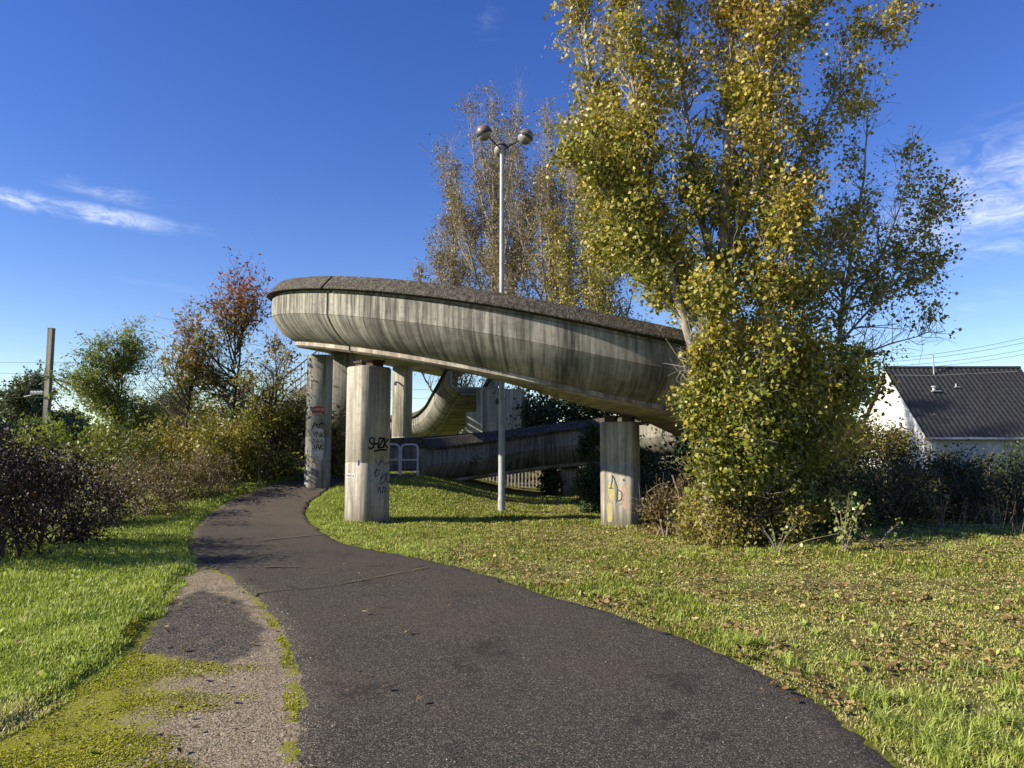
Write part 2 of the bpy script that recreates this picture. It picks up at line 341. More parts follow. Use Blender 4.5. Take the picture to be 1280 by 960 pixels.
# ------------------------------------------------------------------ ground
def build_ground():
    def axis(lo, a, b, hi, step):
        mid = np.arange(a, b + step / 2, step); left = []; s = step; p = a
        while p > lo: s *= 1.16; p -= s; left.append(p)
        right = []; s = step; p = mid[-1]
        while p < hi: s *= 1.16; p += s; right.append(p)
        return np.concatenate([left[::-1], mid, right])
    xs = axis(-2500, -8, 9, 2500, .07)
    ys = np.concatenate([axis(-60, 2.2, 9, 9.01, .06)[:-1], axis(8.9, 9.02, 28, 4000, .12)])
    ys = np.unique(ys)
    X, Y = np.meshgrid(xs, ys); sp = sdf(PATCH, X, Y); pp = sdf(PATHPOLY, X, Y); so_ = sdf(OLD, X, Y)
    Z = surface(X, Y, sp, pp) - .012 * (pp > .1)
    n, m = X.shape; V = np.stack([X, Y, Z], -1).reshape(-1, 3)
    i = np.arange(n - 1)[:, None] * m; j = np.arange(m - 1)[None]
    F = np.stack([i + j, i + j + 1, i + m + j + 1, i + m + j], -1).reshape(-1, 4)
    t = NT('lawn_and_gravel'); v = t.pos()
    n1 = t.noise(v, 1.3, 5, .6); n2 = t.noise(v, 14, 5, .7); n3 = t.noise(v, 60, 3, .7); n4 = t.noise(v, .55, 4)
    green = t.ramp(n2, [(.3, (.06, .075, .014)), (.6, (.16, .20, .028)), (.8, (.22, .24, .05))])
    dry = t.ramp(n2, [(.34, (.045, .036, .014)), (.5, (.13, .115, .035)), (.70, (.30, .25, .11))])
    sx = t.N.new('ShaderNodeSeparateXYZ'); t.L.new(v, sx.inputs[0])
    right = t.rng(t.math('ADD', sx.outputs[0], t.math('MULTIPLY', n4, 2.0)), -1.6, .6)
    lawn = t.mix(right, green, t.mix(t.rng(n1, .42, .6), dry, t.ramp(n2, [(.36, (.035, .042, .010)), (.66, (.15, .165, .028))])))
    sd = t.math('ADD', t.attr('patch'), t.math('MULTIPLY', t.math('SUBTRACT', t.noise(v, 4.5, 5, .65), .5), .55))
    pebble = t.voro(v, 110); peb2 = t.voro(v, 110, out='Color'); n5 = t.noise(v, 7, 8, .8); n6 = t.noise(v, 28, 6, .8)
    sc2 = t.N.new('ShaderNodeSeparateColor'); t.L.new(peb2, sc2.inputs[0])
    grav = t.ramp(t.math('ADD', t.math('MULTIPLY', sc2.outputs[0], .5), t.math('MULTIPLY', n6, .5)), [(.25, (.09, .068, .045)), (.5, (.22, .175, .115)), (.75, (.40, .33, .235))])
    grav = t.mix(t.rng(n5, .5, .66, 0, .6), grav, (.11, .085, .05))
    mossc = t.ramp(t.math('ADD', t.math('MULTIPLY', n3, .5), t.math('MULTIPLY', n6, .5)), [(.3, (.07, .062, .016)), (.48, (.19, .19, .02)), (.68, (.34, .34, .04))])
    # moss on the lawn side of the patch, bare gravel beside the path
    mm = t.math('ADD', t.attr('mossy'), t.math('ADD', t.math('MULTIPLY', t.math('SUBTRACT', t.noise(v, 2.6, 10, .8), .5), 1.6), t.math('MULTIPLY', t.math('SUBTRACT', n6, .5), 1.1)))
    gm = t.mix(t.rng(mm, .28, .60), grav, mossc)
    gm = t.mix(t.rng(t.noise(v, 2.1, 8, .75), .56, .66, 0, .7), gm, (.085, .068, .04))
    oldm = t.rng(t.math('ADD', t.attr('oldtar'), t.math('ADD', t.math('MULTIPLY', t.math('SUBTRACT', t.noise(v, 3, 9, .8), .5), .5), t.math('MULTIPLY', t.math('SUBTRACT', n6, .5), .25))), -.04, .06)
    tar = t.ramp(t.math('ADD', t.math('MULTIPLY', sc2.outputs[1], .5), t.math('MULTIPLY', n5, .5)), [(.3, (.030, .026, .022)), (.55, (.075, .065, .055)), (.75, (.20, .17, .13))])
    gm = t.mix(oldm, gm, tar)
    t.bump(t.math('ADD', t.math('MULTIPLY', pebble, -.35), t.math('ADD', n6, t.math('MULTIPLY', n3, .5))), .7, .014)
    mat = t.done(t.mix(t.rng(sd, -.03, .06), lawn, gm), .95, .1)
    mossy = np.clip(1 - (sdf(PATHPOLY, X, Y) * -1) / 1.25, -1, 1)          # 1 at the path, falling outwards
    mossv = np.clip(1.0 - mossy * 1.6 + .25 * sst(1.2, 2.6, Y) * 0, -1, 1.2)
    mossv = np.maximum(mossv, .62 * (1 - sst(.0, .05, -pp)) * (vnoise(X, Y, 3.3, 41) > .30))
    o = npmesh('ground', V, F, mat, smooth=True, attrs={'patch': np.clip(sp, -3, 3).ravel(), 'oldtar': np.clip(so_, -2, 2).ravel(), 'mossy': mossv.ravel()})
    tag(o, kind='structure')
build_ground()

def build_path():
    n = 260
    def res(P):
        S = spline(P, .05); s = np.concatenate([[0], np.cumsum(np.linalg.norm(np.diff(S, axis=0), axis=1))]); return S, s
    A, sa = res(PL); B, sb = res(PR)
    # pair stations by control-point parameter so that cross lines stay roughly square to the path
    ta = np.interp(np.linspace(0, 1, n), np.linspace(0, 1, len(PL)), [sa[np.argmin(np.hypot(*(A - p).T))] for p in PL])
    tb = np.interp(np.linspace(0, 1, n), np.linspace(0, 1, len(PR)), [sb[np.argmin(np.hypot(*(B - p).T))] for p in PR])
    a = np.stack([np.interp(ta, sa, A[:, k]) for k in (0, 1)], 1); b = np.stack([np.interp(tb, sb, B[:, k]) for k in (0, 1)], 1)
    k = np.arange(n); d = (b - a) / np.linalg.norm(b - a, axis=1)[:, None]
    wob = lambda s: (vnoise(k * .33, k * 0, 1, s) - .5)[:, None] * .09 + (vnoise(k * 1.0, k * 0, 1, s + 1) - .5)[:, None] * .09
    a = a + d * wob(3); b = b + d * wob(6)
    m = 26; t = np.linspace(0, 1, m); XY = a[:, None] * (1 - t)[None, :, None] + b[:, None] * t[None, :, None]
    Z = ground_z(XY[..., 0], XY[..., 1]) + .022 + .012 * np.sin(t * math.pi)[None] + (vnoise(XY[..., 0], XY[..., 1], .9, 5) - .5) * .012
    Z[:, 0] -= .05; Z[:, -1] -= .05
    V = np.concatenate([XY, Z[..., None]], -1).reshape(-1, 3)
    i = np.arange(n - 1)[:, None] * m; j = np.arange(m - 1)[None]
    F = np.stack([i + j, i + j + 1, i + m + j + 1, i + m + j], -1).reshape(-1, 4)
    t_ = NT('old_asphalt'); v = t_.pos(); big = t_.noise(v, .55, 6, .65); mid = t_.noise(v, 4, 7, .75); gr = t_.voro(v, 150); gc = t_.voro(v, 150, out='Color'); fine = t_.noise(v, 70, 5, .85); pat = t_.noise(v, 1.5, 8, .75)
    sepc = t_.N.new('ShaderNodeSeparateColor'); t_.L.new(gc, sepc.inputs[0])
    chip = t_.math('ADD', t_.math('MULTIPLY', sepc.outputs[0], .55), t_.math('MULTIPLY', fine, .45))
    c = t_.ramp(chip, [(.22, (.012, .0105, .008)), (.42, (.040, .0345, .027)), (.62, (.068, .059, .047)), (.71, (.095, .083, .066)), (.79, (.27, .24, .20))])
    c = t_.mix(t_.rng(big, .40, .66, 0, .34), c, (.080, .064, .050)); c = t_.mix(t_.rng(mid, .56, .72, 0, .35), c, (.10, .082, .064)); c = t_.mix(t_.rng(pat, .46, .34, 0, .55), c, (.018, .015, .0125)); c = t_.mix(t_.rng(pat, .60, .70, 0, .45), c, (.11, .09, .068))
    sy = t_.N.new('ShaderNodeSeparateXYZ'); t_.L.new(v, sy.inputs[0])
    c = t_.mix(t_.rng(t_.math('ADD', sy.outputs[1], t_.math('MULTIPLY', big, 3)), 13, 18, 0, .6), c, (.125, .10, .075))
    t_.bump(t_.math('ADD', t_.math('MULTIPLY', gr, -.5), fine), .55, .008)
    mat = t_.done(c, .95, .12)
    o = npmesh('asphalt_path', V, F, mat, smooth=True); tag(o, kind='structure')
    # pale dusty seams across the asphalt
    sm = simple('dusty_seam', (.12, .105, .06), .95, .1, 0, .4, 30); sm2 = simple('dusty_patch', (.12, .10, .08), .95, .1, 0, .4, 30)
    def seam(px, w, mt):
        P = spline(np.array([onground(*p) for p in px]), .04); P = P + (rng.random(P.shape) - .5) * .02
        T = np.gradient(P, axis=0); T /= np.linalg.norm(T, axis=1)[:, None] + 1e-9; Nn = np.stack([-T[:, 1], T[:, 0]], 1)
        ww = w * (.25 + 1.1 * vnoise(np.arange(len(P)) * .3, 0 * P[:, 0], 1, 4))[:, None]; ww[0] *= .1; ww[-1] *= .1
        Q = np.stack([P - Nn * ww, P + Nn * ww], 1).reshape(-1, 2)
        k_ = np.arange(len(P) - 1) * 2; V2 = np.column_stack([Q, ground_z(Q[:, 0], Q[:, 1]) + .0455])
        npmesh('seam', V2, np.stack([k_, k_ + 1, k_ + 3, k_ + 2], 1), mt, o)
    seam([(306, 747), (350, 742), (400, 738), (450, 730), (490, 722), (535, 713)], .014, sm)
    seam([(330, 678), (380, 673), (425, 668)], .04, sm2); seam([(330, 713), (352, 712), (375, 713)], .025, sm2)
    return a, b
PATH_A, PATH_B = build_path()

# ------------------------------------------------------------------ the spiral ramp
CX, CY, RM = 1.0, 20.612, 5.98
def pchip(xk, yk, x):
    xk = np.array(xk, float); yk = np.array(yk, float); h = np.diff(xk); dl = np.diff(yk) / h; d = np.zeros(len(xk))
    for i in range(1, len(xk) - 1):
        d[i] = 0 if dl[i - 1] * dl[i] <= 0 else 2 * dl[i - 1] * dl[i] / (dl[i - 1] + dl[i])
    d[0], d[-1] = dl[0], dl[-1]
    k = np.clip(np.searchsorted(xk, x) - 1, 0, len(h) - 1); t = (x - xk[k]) / h[k]
    return (2 * t ** 3 - 3 * t ** 2 + 1) * yk[k] + (t ** 3 - 2 * t ** 2 + t) * h[k] * d[k] + (-2 * t ** 3 + 3 * t ** 2) * yk[k + 1] + (t ** 3 - t ** 2) * h[k] * d[k + 1]
KP = [-4.25, -4.0, -3.66, -2.9, -1.9, -.95, -.55] + list(np.linspace(-.4, math.pi / 2, 12))
KZ = [.22, .29, .43, .88, 1.25, 1.58, 1.87] + [2.645 + 1.577 * p - .298 * p * p + .9 * max(0, -p) ** 1.9 for p in np.linspace(-.4, math.pi / 2, 12)]
def ring(ph0, ph1, n=None):
    """centre line x,y,z and outward normal; ph = angle left of the camera-facing point"""
    n = n or max(4, int(abs(ph1 - ph0) / .045)); ph = np.linspace(ph0, ph1, n)
    nx, ny = -np.sin(ph), -np.cos(ph)
    return np.stack([CX + RM * nx, CY + RM * ny, pchip(KP, KZ, ph), nx, ny], 1)
# profile (u outward from centre line, z above the ledge underside)
def belly(k=14):
    """lower side: leaves the crease already leaning in, then curls under"""
    a = np.radians(np.linspace(24, 66, k)); u = np.concatenate([[0], np.cumsum((np.sin(a[1:]) + np.sin(a[:-1])) / 2)]); z = np.concatenate([[0], np.cumsum((np.cos(a[1:]) + np.cos(a[:-1])) / 2)])
    return [(1.555 - .615 * p / u[-1], .71 - .60 * q / z[-1]) for p, q in zip(u, z)]
OUT = [(1.49, 1.25), (1.49, 1.195), (1.558, 1.17), (1.557, .728), (1.540, .719)] + belly()           # outer face from the top down to the ledge
TROUGH = OUT + [(-u, z) for u, z in OUT[::-1]] + [(-1.27, 1.235), (-1.24, .40), (1.24, .40), (1.27, 1.235)]
COPE = [(1.70, 1.255), (1.70, 1.285), (1.45, 1.56), (1.22, 1.56), (1.20, 1.255)]
LEDGE = [(.97, .03), (.97, .115), (-.97, .115), (-.97, .03), (-.90, -.02), (.90, -.02)]
DECK = [(1.235, .38), (1.235, .415), (-1.235, .415), (-1.235, .38)]
def sweep(name, line, prof, mat, parent, caps=True, sharp=14, u0=0.0):
    P = np.asarray(prof, float); n, m = len(line), len(P)
    V = np.empty((n, m, 3)); V[..., 0] = line[:, None, 0] + P[None, :, 0] * line[:, None, 3]; V[..., 1] = line[:, None, 1] + P[None, :, 0] * line[:, None, 4]; V[..., 2] = line[:, None, 2] + P[None, :, 1]
    s = np.concatenate([[0], np.cumsum(np.linalg.norm(np.diff(line[:, :3], axis=0), axis=1))]) + u0
    q = np.concatenate([[0], np.cumsum(np.linalg.norm(np.diff(P, axis=0), axis=1))])
    UV = np.zeros((n, m, 3)); UV[..., 0] = s[:, None]; UV[..., 1] = q[None]
    i = np.arange(n - 1)[:, None] * m; j = np.arange(m)[None]; j2 = (j + 1) % m
    F = [np.stack([i + j, i + m + j, i + m + j2, i + j2], -1).reshape(-1, 4)]
    if caps: F += [np.arange(m)[None, ::-1], np.arange(m)[None] + (n - 1) * m]
    o = npmesh(name, V.reshape(-1, 3), F, mat, parent, smooth=True, uv=UV.reshape(-1, 3))
    try: o.data.set_sharp_from_angle(angle=math.radians(sharp))
    except Exception: pass
    return o
def ramp_segment(root, line, mat, u0=0.0):
    seg = sweep('ramp_segment', line, TROUGH, mat, root, u0=u0)
    sweep('coping', line, COPE, M['coping'], seg); sweep('coping', line, [(-u, z) for u, z in COPE[::-1]], M['coping'], seg)
    sweep('soffit_slab', line, LEDGE, M['ledge'], seg, u0=u0); sweep('deck', line, DECK, M['asphalt_deck'], seg)
    return seg
def seal(root, line):
    sweep('joint_seal', line, [(u * .92, .08 + z * .90) for u, z in TROUGH], M['rubber'], root)
spiral = empty('spiral_ramp', (CX, CY, 0))
tag(spiral, 'long curved grey concrete pedestrian ramp climbing in a spiral on pillars', 'footbridge ramp')
def unparent_shift(o): o.matrix_parent_inverse = spiral.matrix_world.inverted()
bpy.context.view_layer.update()
SP0 = Vector((CX, CY, 0))
JOINTS = [-4.14, -2.42, -1.5, -.58, .70, math.pi / 2]
G = .0052
segs = []
for a, b in zip(JOINTS[:-1], JOINTS[1:]):
    segs.append(ramp_segment(spiral, ring(a + G, b - G), M['conc_lower'] if a < -1.6 else M['conc_ramp'], 3.7 * (a + 5)))
for a in JOINTS[1:-1]: seal(spiral, ring(a - .02, a + .02, 4))
def straight(x, y0, y1, z0, z1, n=6):
    y = np.linspace(y0, y1, n); return np.stack([np.full(n, x), y, np.linspace(z0, z1, n), np.full(n, -1.), np.zeros(n)], 1)
ZT = 2.645 + 1.577 * math.pi / 2 - .298 * (math.pi / 2) ** 2
XS = CX - RM
zs = lambda y: ZT + .075 * (y - CY)
for y0, y1 in ((CY + .03, 27.0), (27.03, 33.0), (33.03, 42.0), (42.03, 58.0)):
    ramp_segment(spiral, straight(XS, y0, y1, zs(y0), zs(y1)), M['conc_ramp'], y0)
for c in spiral.children: c.location = c.location - SP0      # children carry world coordinates; root stands at the ring's middle

# ------------------------------------------------------------------ pillars
def pillar(px, Y, ztop, w, d, ch, rz, label, mat, group='concrete pillars of the spiral ramp', zbase=None, bearing=True):
    x = (at(px, 557, Y))[0]; zb = (gz(x, Y) if zbase is None else zbase) - .25
    root = empty('concrete_pillar', (x, Y, zb), rz); tag(root, label, 'pillar', group)
    hw, hd = w / 2, d / 2
    oct_ = [(-hw + ch, -hd), (hw - ch, -hd), (hw, -hd + ch), (hw, hd - ch), (hw - ch, hd), (-hw + ch, hd), (-hw, hd - ch), (-hw, -hd + ch)]
    pts = []                                      # round the corners of the plan a little
    for i, p in enumerate(oct_):
        a = np.array(oct_[i - 1]); b = np.array(p); c = np.array(oct_[(i + 1) % 8])
        e1 = (a - b) / np.linalg.norm(a - b); e2 = (c - b) / np.linalg.norm(c - b); pts += [b + e1 * .02, b + e2 * .02]
    H = ztop - zb; jl = 1.55 if H > 2.2 else H * .5; lev = [0, .25, jl, jl + .006, jl + .018, jl + .024, H - .03, H]; ins = [0, 0, 0, .007, .007, 0, 0, .025]
    n = len(pts); V = []
    for z, s in zip(lev, ins):
        for p in pts: q = np.array(p); V.append((*(q * (1 - s / (hd))), z))
    V = np.array(V); i = np.arange(len(lev) - 1)[:, None] * n; j = np.arange(n)[None]; j2 = (j + 1) % n
    F = [np.stack([i + j, i + j2, i + n + j2, i + n + j], -1).reshape(-1, 4), np.arange(n)[None] + (len(lev) - 1) * n, np.arange(n)[None, ::-1]]
    sh = npmesh('shaft', V, F, mat, root)
    if bearing:
        for s in (-1, 1):
            b = MB().box((s * hw * .5, 0, H + .05), (.22, .3, .10)).box((s * hw * .5, 0, H + .12), (.3, .36, .04)); b.build('bearing', M['rust'], root)
    return root
def zring(p): return float(pchip(KP, KZ, np.array([p]))[0])
AB = .19
pA = pillar(460, 15.7, zring(.62) - .06 - AB + .05, .74, .80, .11, math.radians(-40), 'tall concrete pillar with black tag and small white sticker, beside the path', M['conc_pillar'])
pB = pillar(775, 15.6, zring(-.26) - .02 - .16, .76, .72, .10, math.radians(-21), 'pale concrete pillar with scribbled face drawing, beside the leafy poplar', M['conc_pillar'])
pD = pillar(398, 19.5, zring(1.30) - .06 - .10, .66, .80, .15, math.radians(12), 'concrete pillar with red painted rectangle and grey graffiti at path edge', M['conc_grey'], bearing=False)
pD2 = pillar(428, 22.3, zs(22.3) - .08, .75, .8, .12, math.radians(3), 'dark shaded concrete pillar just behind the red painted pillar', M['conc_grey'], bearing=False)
pC = pillar(502, 33, zs(33) - .10, .80, .7, .12, math.radians(-22), 'pale concrete pillar with wall bracket seen beyond the cycle barriers', M['conc_pillar'], bearing=False)
pE = pillar(712, 26.2, .78, .62, .6, .08, math.radians(-15), 'short ivy covered concrete pillar under the lower ramp', M['conc_pillar'])
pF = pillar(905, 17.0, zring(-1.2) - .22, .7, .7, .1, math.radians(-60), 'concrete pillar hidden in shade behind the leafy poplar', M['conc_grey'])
def bracket(root, z, x=0.0, yf=-.36):
    MB().box((x, yf - .14, z), (.06, .28, .05)).box((x, yf - .26, z - .09), (.10, .08, .14)).build('lamp_bracket', M['dark_metal'], root)
bracket(pC, zs(33) - .10 - .75 + .25 - gz(-5, 33) + .0, .0)

# ------------------------------------------------------------------ spray paint on the concrete
def paint(name, col): 
    t = NT(name); n = t.noise(t.pos(), 40, 4, .7); return t.done(t.ramp(n, [(.35, tuple(c * .7 for c in col)), (.65, col)]), .7, .2)
M['p_black'] = paint('black_spray', (.012, .012, .013)); M['p_white'] = paint('white_spray', (.50, .50, .47)); M['p_violet'] = paint('violet_spray', (.05, .035, .13)); M['p_blue'] = paint('pale_blue_spray', (.20, .27, .38))
M['p_red'] = paint('red_spray', (.30, .06, .045)); M['p_pink'] = paint('faded_pink_spray', (.50, .33, .25)); M['p_yellow'] = paint('faded_yellow_spray', (.55, .48, .20)); M['p_teal'] = paint('dark_teal_spray', (.03, .075, .085)); M['p_grey'] = paint('grey_roller_paint', (.30, .31, .31)); M['p_chalk'] = paint('chalky_spray', (.33, .32, .29))
def ribbon2d(P, w):
    P = np.asarray(P, float)
    if len(P) > 2: P = spline(P, .02)
    T = np.gradient(P, axis=0); T /= np.linalg.norm(T, axis=1)[:, None] + 1e-9; Nn = np.stack([-T[:, 1], T[:, 0]], 1)
    Q = np.stack([P - Nn * w / 2, P + Nn * w / 2], 1).reshape(-1, 2); k = np.arange(len(P) - 1) * 2
    return Q, np.stack([k, k + 1, k + 3, k + 2], 1)
def strokes(root, name, frame, lines, w, mat, lift=.004):
    """frame(a, b) -> local point on the face; a across, b up"""
    V = []; F = []; n = 0
    for k, P in enumerate(lines):
        Q, f = ribbon2d(P, w); V.append(np.array([frame(a, b, lift + .0006 * k) for a, b in Q])); F.append(f + n); n += len(Q)
    return npmesh(name, np.concatenate(V), np.concatenate(F), mat, root)
def blot(root, name, frame, c, r, mat, lift=.002, seed=1, n=26):
    g = np.random.default_rng(seed); th = np.linspace(0, 2 * math.pi, n, endpoint=False)
    sq = 1 / np.maximum(np.abs(np.cos(th)), np.abs(np.sin(th))) ** .7
    rr = sq * (1 - .18 * g.random(n)); V = np.array([frame(c[0] + r[0] * a * math.cos(t), c[1] + r[1] * a * math.sin(t), lift) for a, t in zip(rr, th)])
    return npmesh(name, V, np.arange(n)[None], mat, root)
# single-stroke capitals on a 1 x 1.4 cell
GL = {'S': [[(.95, 1.25), (.5, 1.4), (.1, 1.15), (.45, .75), (.9, .45), (.5, .02), (.02, .2)]], 'H': [[(.1, 0), (.15, 1.4)], [(.85, 0), (.9, 1.4)], [(.1, .65), (.9, .75)]],
      'Z': [[(.05, 1.35), (.95, 1.4)], [(.95, 1.4), (.05, .04)], [(.05, .04), (1.0, .08)]], 'K': [[(.1, 0), (.15, 1.4)], [(.95, 1.4), (.2, .65), (.25, .6), (1, 0)]],
      'N': [[(.05, 0), (.1, 1.4), (.85, .05), (.95, 1.4)]], 'R': [[(.1, 0), (.12, 1.4), (.75, 1.3), (.7, .8), (.15, .65), (.9, 0)]], 'J': [[(.8, 1.4), (.8, .3), (.45, 0), (.1, .3)]],
      'A': [[(.02, 0), (.5, 1.4), (.98, 0)], [(.2, .5), (.8, .5)]], 'P': [[(.1, 0), (.1, 1.4), (.8, 1.25), (.75, .75), (.12, .62)]], 'O': [[(.5, 1.4), (.05, .7), (.5, 0), (.95, .7), (.5, 1.4)]],
      'B': [[(.1, 0), (.1, 1.4), (.75, 1.2), (.2, .75), (.85, .35), (.1, 0)]], 'L': [[(.1, 1.4), (.1, 0), (.85, 0)]], 'E': [[(.9, 1.4), (.1, 1.38), (.1, .02), (.9, 0)], [(.1, .7), (.75, .72)]], 'D': [[(.1, 0), (.1, 1.4), (.9, 1.0), (.9, .35), (.1, 0)]],
      'Y': [[(.05, 1.4), (.5, .7), (.95, 1.4)], [(.5, .7), (.45, 0)]], 'M': [[(.02, 0), (.1, 1.4), (.5, .6), (.9, 1.4), (.98, 0)]], 'U': [[(.1, 1.4), (.15, .3), (.5, 0), (.85, .3), (.9, 1.4)]], 'I': [[(.5, 0), (.5, 1.4)]]}
def word(txt, x, y, s, adv=1.15, slant=.0, wob=.0):
    out = []
    for i, c in enumerate(txt):
        for ln in GL[c]: out.append([(x + (i * adv + p[0] + slant * p[1]) * s + random.uniform(-wob, wob) * s, y + p[1] * s + random.uniform(-wob, wob) * s) for p in ln])
    return out
def face_frame(root, side, w, d):
    """flat face of a pillar: 'front' = local -y, 'left' = local -x, 'right' = local +x; heights above world ground 0"""
    z0 = root.location.z
    if side == 'front': return lambda a, b, l: (a, -d / 2 - l, b - z0)
    if side == 'right': return lambda a, b, l: (w / 2 + l, a, b - z0)
    return lambda a, b, l: (-w / 2 - l, -a, b - z0)
# pillar beside the path: local front looks left-forward, local right looks right-forward
f = face_frame(pA, 'right', .74, .80)
strokes(pA, 'graffiti_tag', f, word('SHZK', -.30, 1.54, .155, .86, .10, .08) + [[(-.14, 1.48), (.05, 1.51), (.22, 1.50)]], .036, M['p_black'])
strokes(pA, 'graffiti_tag', f, [[(-.1, 1.30), (0, 1.2), (.1, 1.38)], [(-.02, 1.18), (.1, 1.28), (.16, 1.2), (.3, 1.24)], [(-.14, 1.0), (-.02, 1.1), (0, 1.0), (-.1, .95), (-.06, 1.12)]], .018, M['p_violet'])
strokes(pA, 'graffiti_tag', f, [[(.06, .88), (.2, 1.0), (.16, .84), (.04, .8), (.1, 1.02)], [(.24, 1.02), (.22, .82), (.3, .84)], [(-.02, .60), (.03, .72), (.06, .58)], [(.1, .58), (.14, .72), (.2, .64), (.1, .6)]], .022, M['p_violet'])
strokes(pA, 'graffiti_tag', f, [[(-.12, .74), (.0, .78)], [(-.06, .77), (-.08, .55)], [(.2, .5), (.28, .68), (.2, .62)]], .02, M['p_chalk'])
fc = face_frame(pA, 'right', .74, .80)
strokes(pA, 'graffiti_tag', f, [[(-.27, 1.1), (-.2, 1.0), (-.28, .9), (-.18, .85)], [(-.27, .8), (-.16, .88)]], .024, M['p_blue'])
f = face_frame(pA, 'front', .74, .80)
st = npmesh('sticker', [f(-.22, .92, .003), f(.10, .92, .003), f(.10, 1.01, .003), f(-.22, 1.01, .003)], np.array([[0, 1, 2, 3]]), M['p_white'], pA)
strokes(st, 'sticker_text', f, word('PHOBIE', -.185, .943, .028, 1.55), .007, M['p_teal'], .005)
blot(pA, 'graffiti_tag', f, (.20, 1.24), (.035, .07), M['p_violet'], .003, 4)
# pillar beside the poplar
f = face_frame(pB, 'front', .76, .72)
blot(pB, 'paint_patch', f, (-.12, .62), (.08, .20), M['p_yellow'], .002, 3); blot(pB, 'paint_patch', f, (-.16, .20), (.06, .22), M['p_yellow'], .002, 5); blot(pB, 'paint_patch', f, (.16, .52), (.06, .26), M['p_pink'], .002, 6)
strokes(pB, 'graffiti_tag', f, [[(-.17, .70), (-.12, .71), (-.08, .70)], [(-.13, .70), (-.10, .86), (-.09, .98), (-.03, .84), (.01, .70), (0, .46), (-.02, .43)], [(.0, .69), (.10, .62), (.09, .48), (.02, .44)]], .020, M['p_teal'])
strokes(pB, 'graffiti_tag', f, [[(-.2, .66), (-.18, .50), (-.1, .40), (.02, .36), (.13, .44), (.15, .62)]], .013, M['p_grey'])
strokes(pB, 'graffiti_tag', f, [[(-.19, 1.30), (-.12, 1.36), (-.11, 1.26), (-.2, 1.16), (-.12, 1.10), (-.19, 1.06)], [(-.12, .98), (-.02, 1.2), (-.08, 1.26), (-.1, 1.1), (-.04, .98)], [(.02, 1.22), (.04, 1.04), (.12, .96)], [(-.08, 1.42), (0, 1.44), (.05, 1.38), (.05, 1.44)]], .011, M['p_grey'])
strokes(pB, 'graffiti_tag', f, [[(.12, 1.50), (.16, 1.36), (.11, 1.20)], [(.10, 1.20), (.2, 1.24), (.27, 1.20)]], .016, M['p_white'])
blot(pB, 'graffiti_tag', f, (.15, .88), (.02, .028), M['p_teal'], .004, 8)
# pillar with the red rectangle
f = face_frame(pD, 'front', .66, .80)
blot(pD, 'paint_patch', f, (0.0, 1.62), (.185, .52), M['p_grey'], .002, 9)
rp = blot(pD, 'red_paint', f, (.0, 2.52), (.185, .13), M['p_red'], .003, 2)
strokes(rp, 'lettering', f, word('JAKEYOS', -.165, 2.53, .035, 1.32, 0, .1) + word('MUSAL', -.12, 2.42, .035, 1.4, 0, .1), .011, M['p_white'], .006)
strokes(pD, 'graffiti_tag', f, [[(-.15, 2.05), (-.08, 2.2), (.0, 2.08), (.08, 2.2), (.16, 2.12)], [(-.15, 2.12), (.0, 2.16), (.17, 2.2)]] + word('JAK', -.16, 1.50, .10, 1.05, .05, .08), .02, M['p_black'])
strokes(pD, 'graffiti_tag', f, word('YNK', -.14, 1.82, .10, 1.05, .05, .1) + word('ZAO', -.14, 1.66, .07, 1.4, .05, .1), .014, M['p_black'], .005)
strokes(pD, 'graffiti_tag', f, word('UMS', -.15, 1.33, .08, 1.25, .05, .1), .018, M['p_white'], .005)
# chalky letters on the inner side of the lower ramp
def ring_frame(u, ph_c, z_c):
    def fr(a, b, l):
        ph = ph_c + a / (RM - 1.6); L = ring(ph, ph, 1)[0]; uu = u + l * (-1)
        return (L[0] + uu * L[3], L[1] + uu * L[4], L[2] + z_c + b)
    return fr
fr = ring_frame(-1.562, -3.80, .62)
txt = strokes(None, 'graffiti_letters', fr, word('NRS', -.10, 0, .27, 1.3, .1, .05), .04, M['p_chalk'], .012)
txt.parent = segs[0]; txt.location = (0, 0, 0)

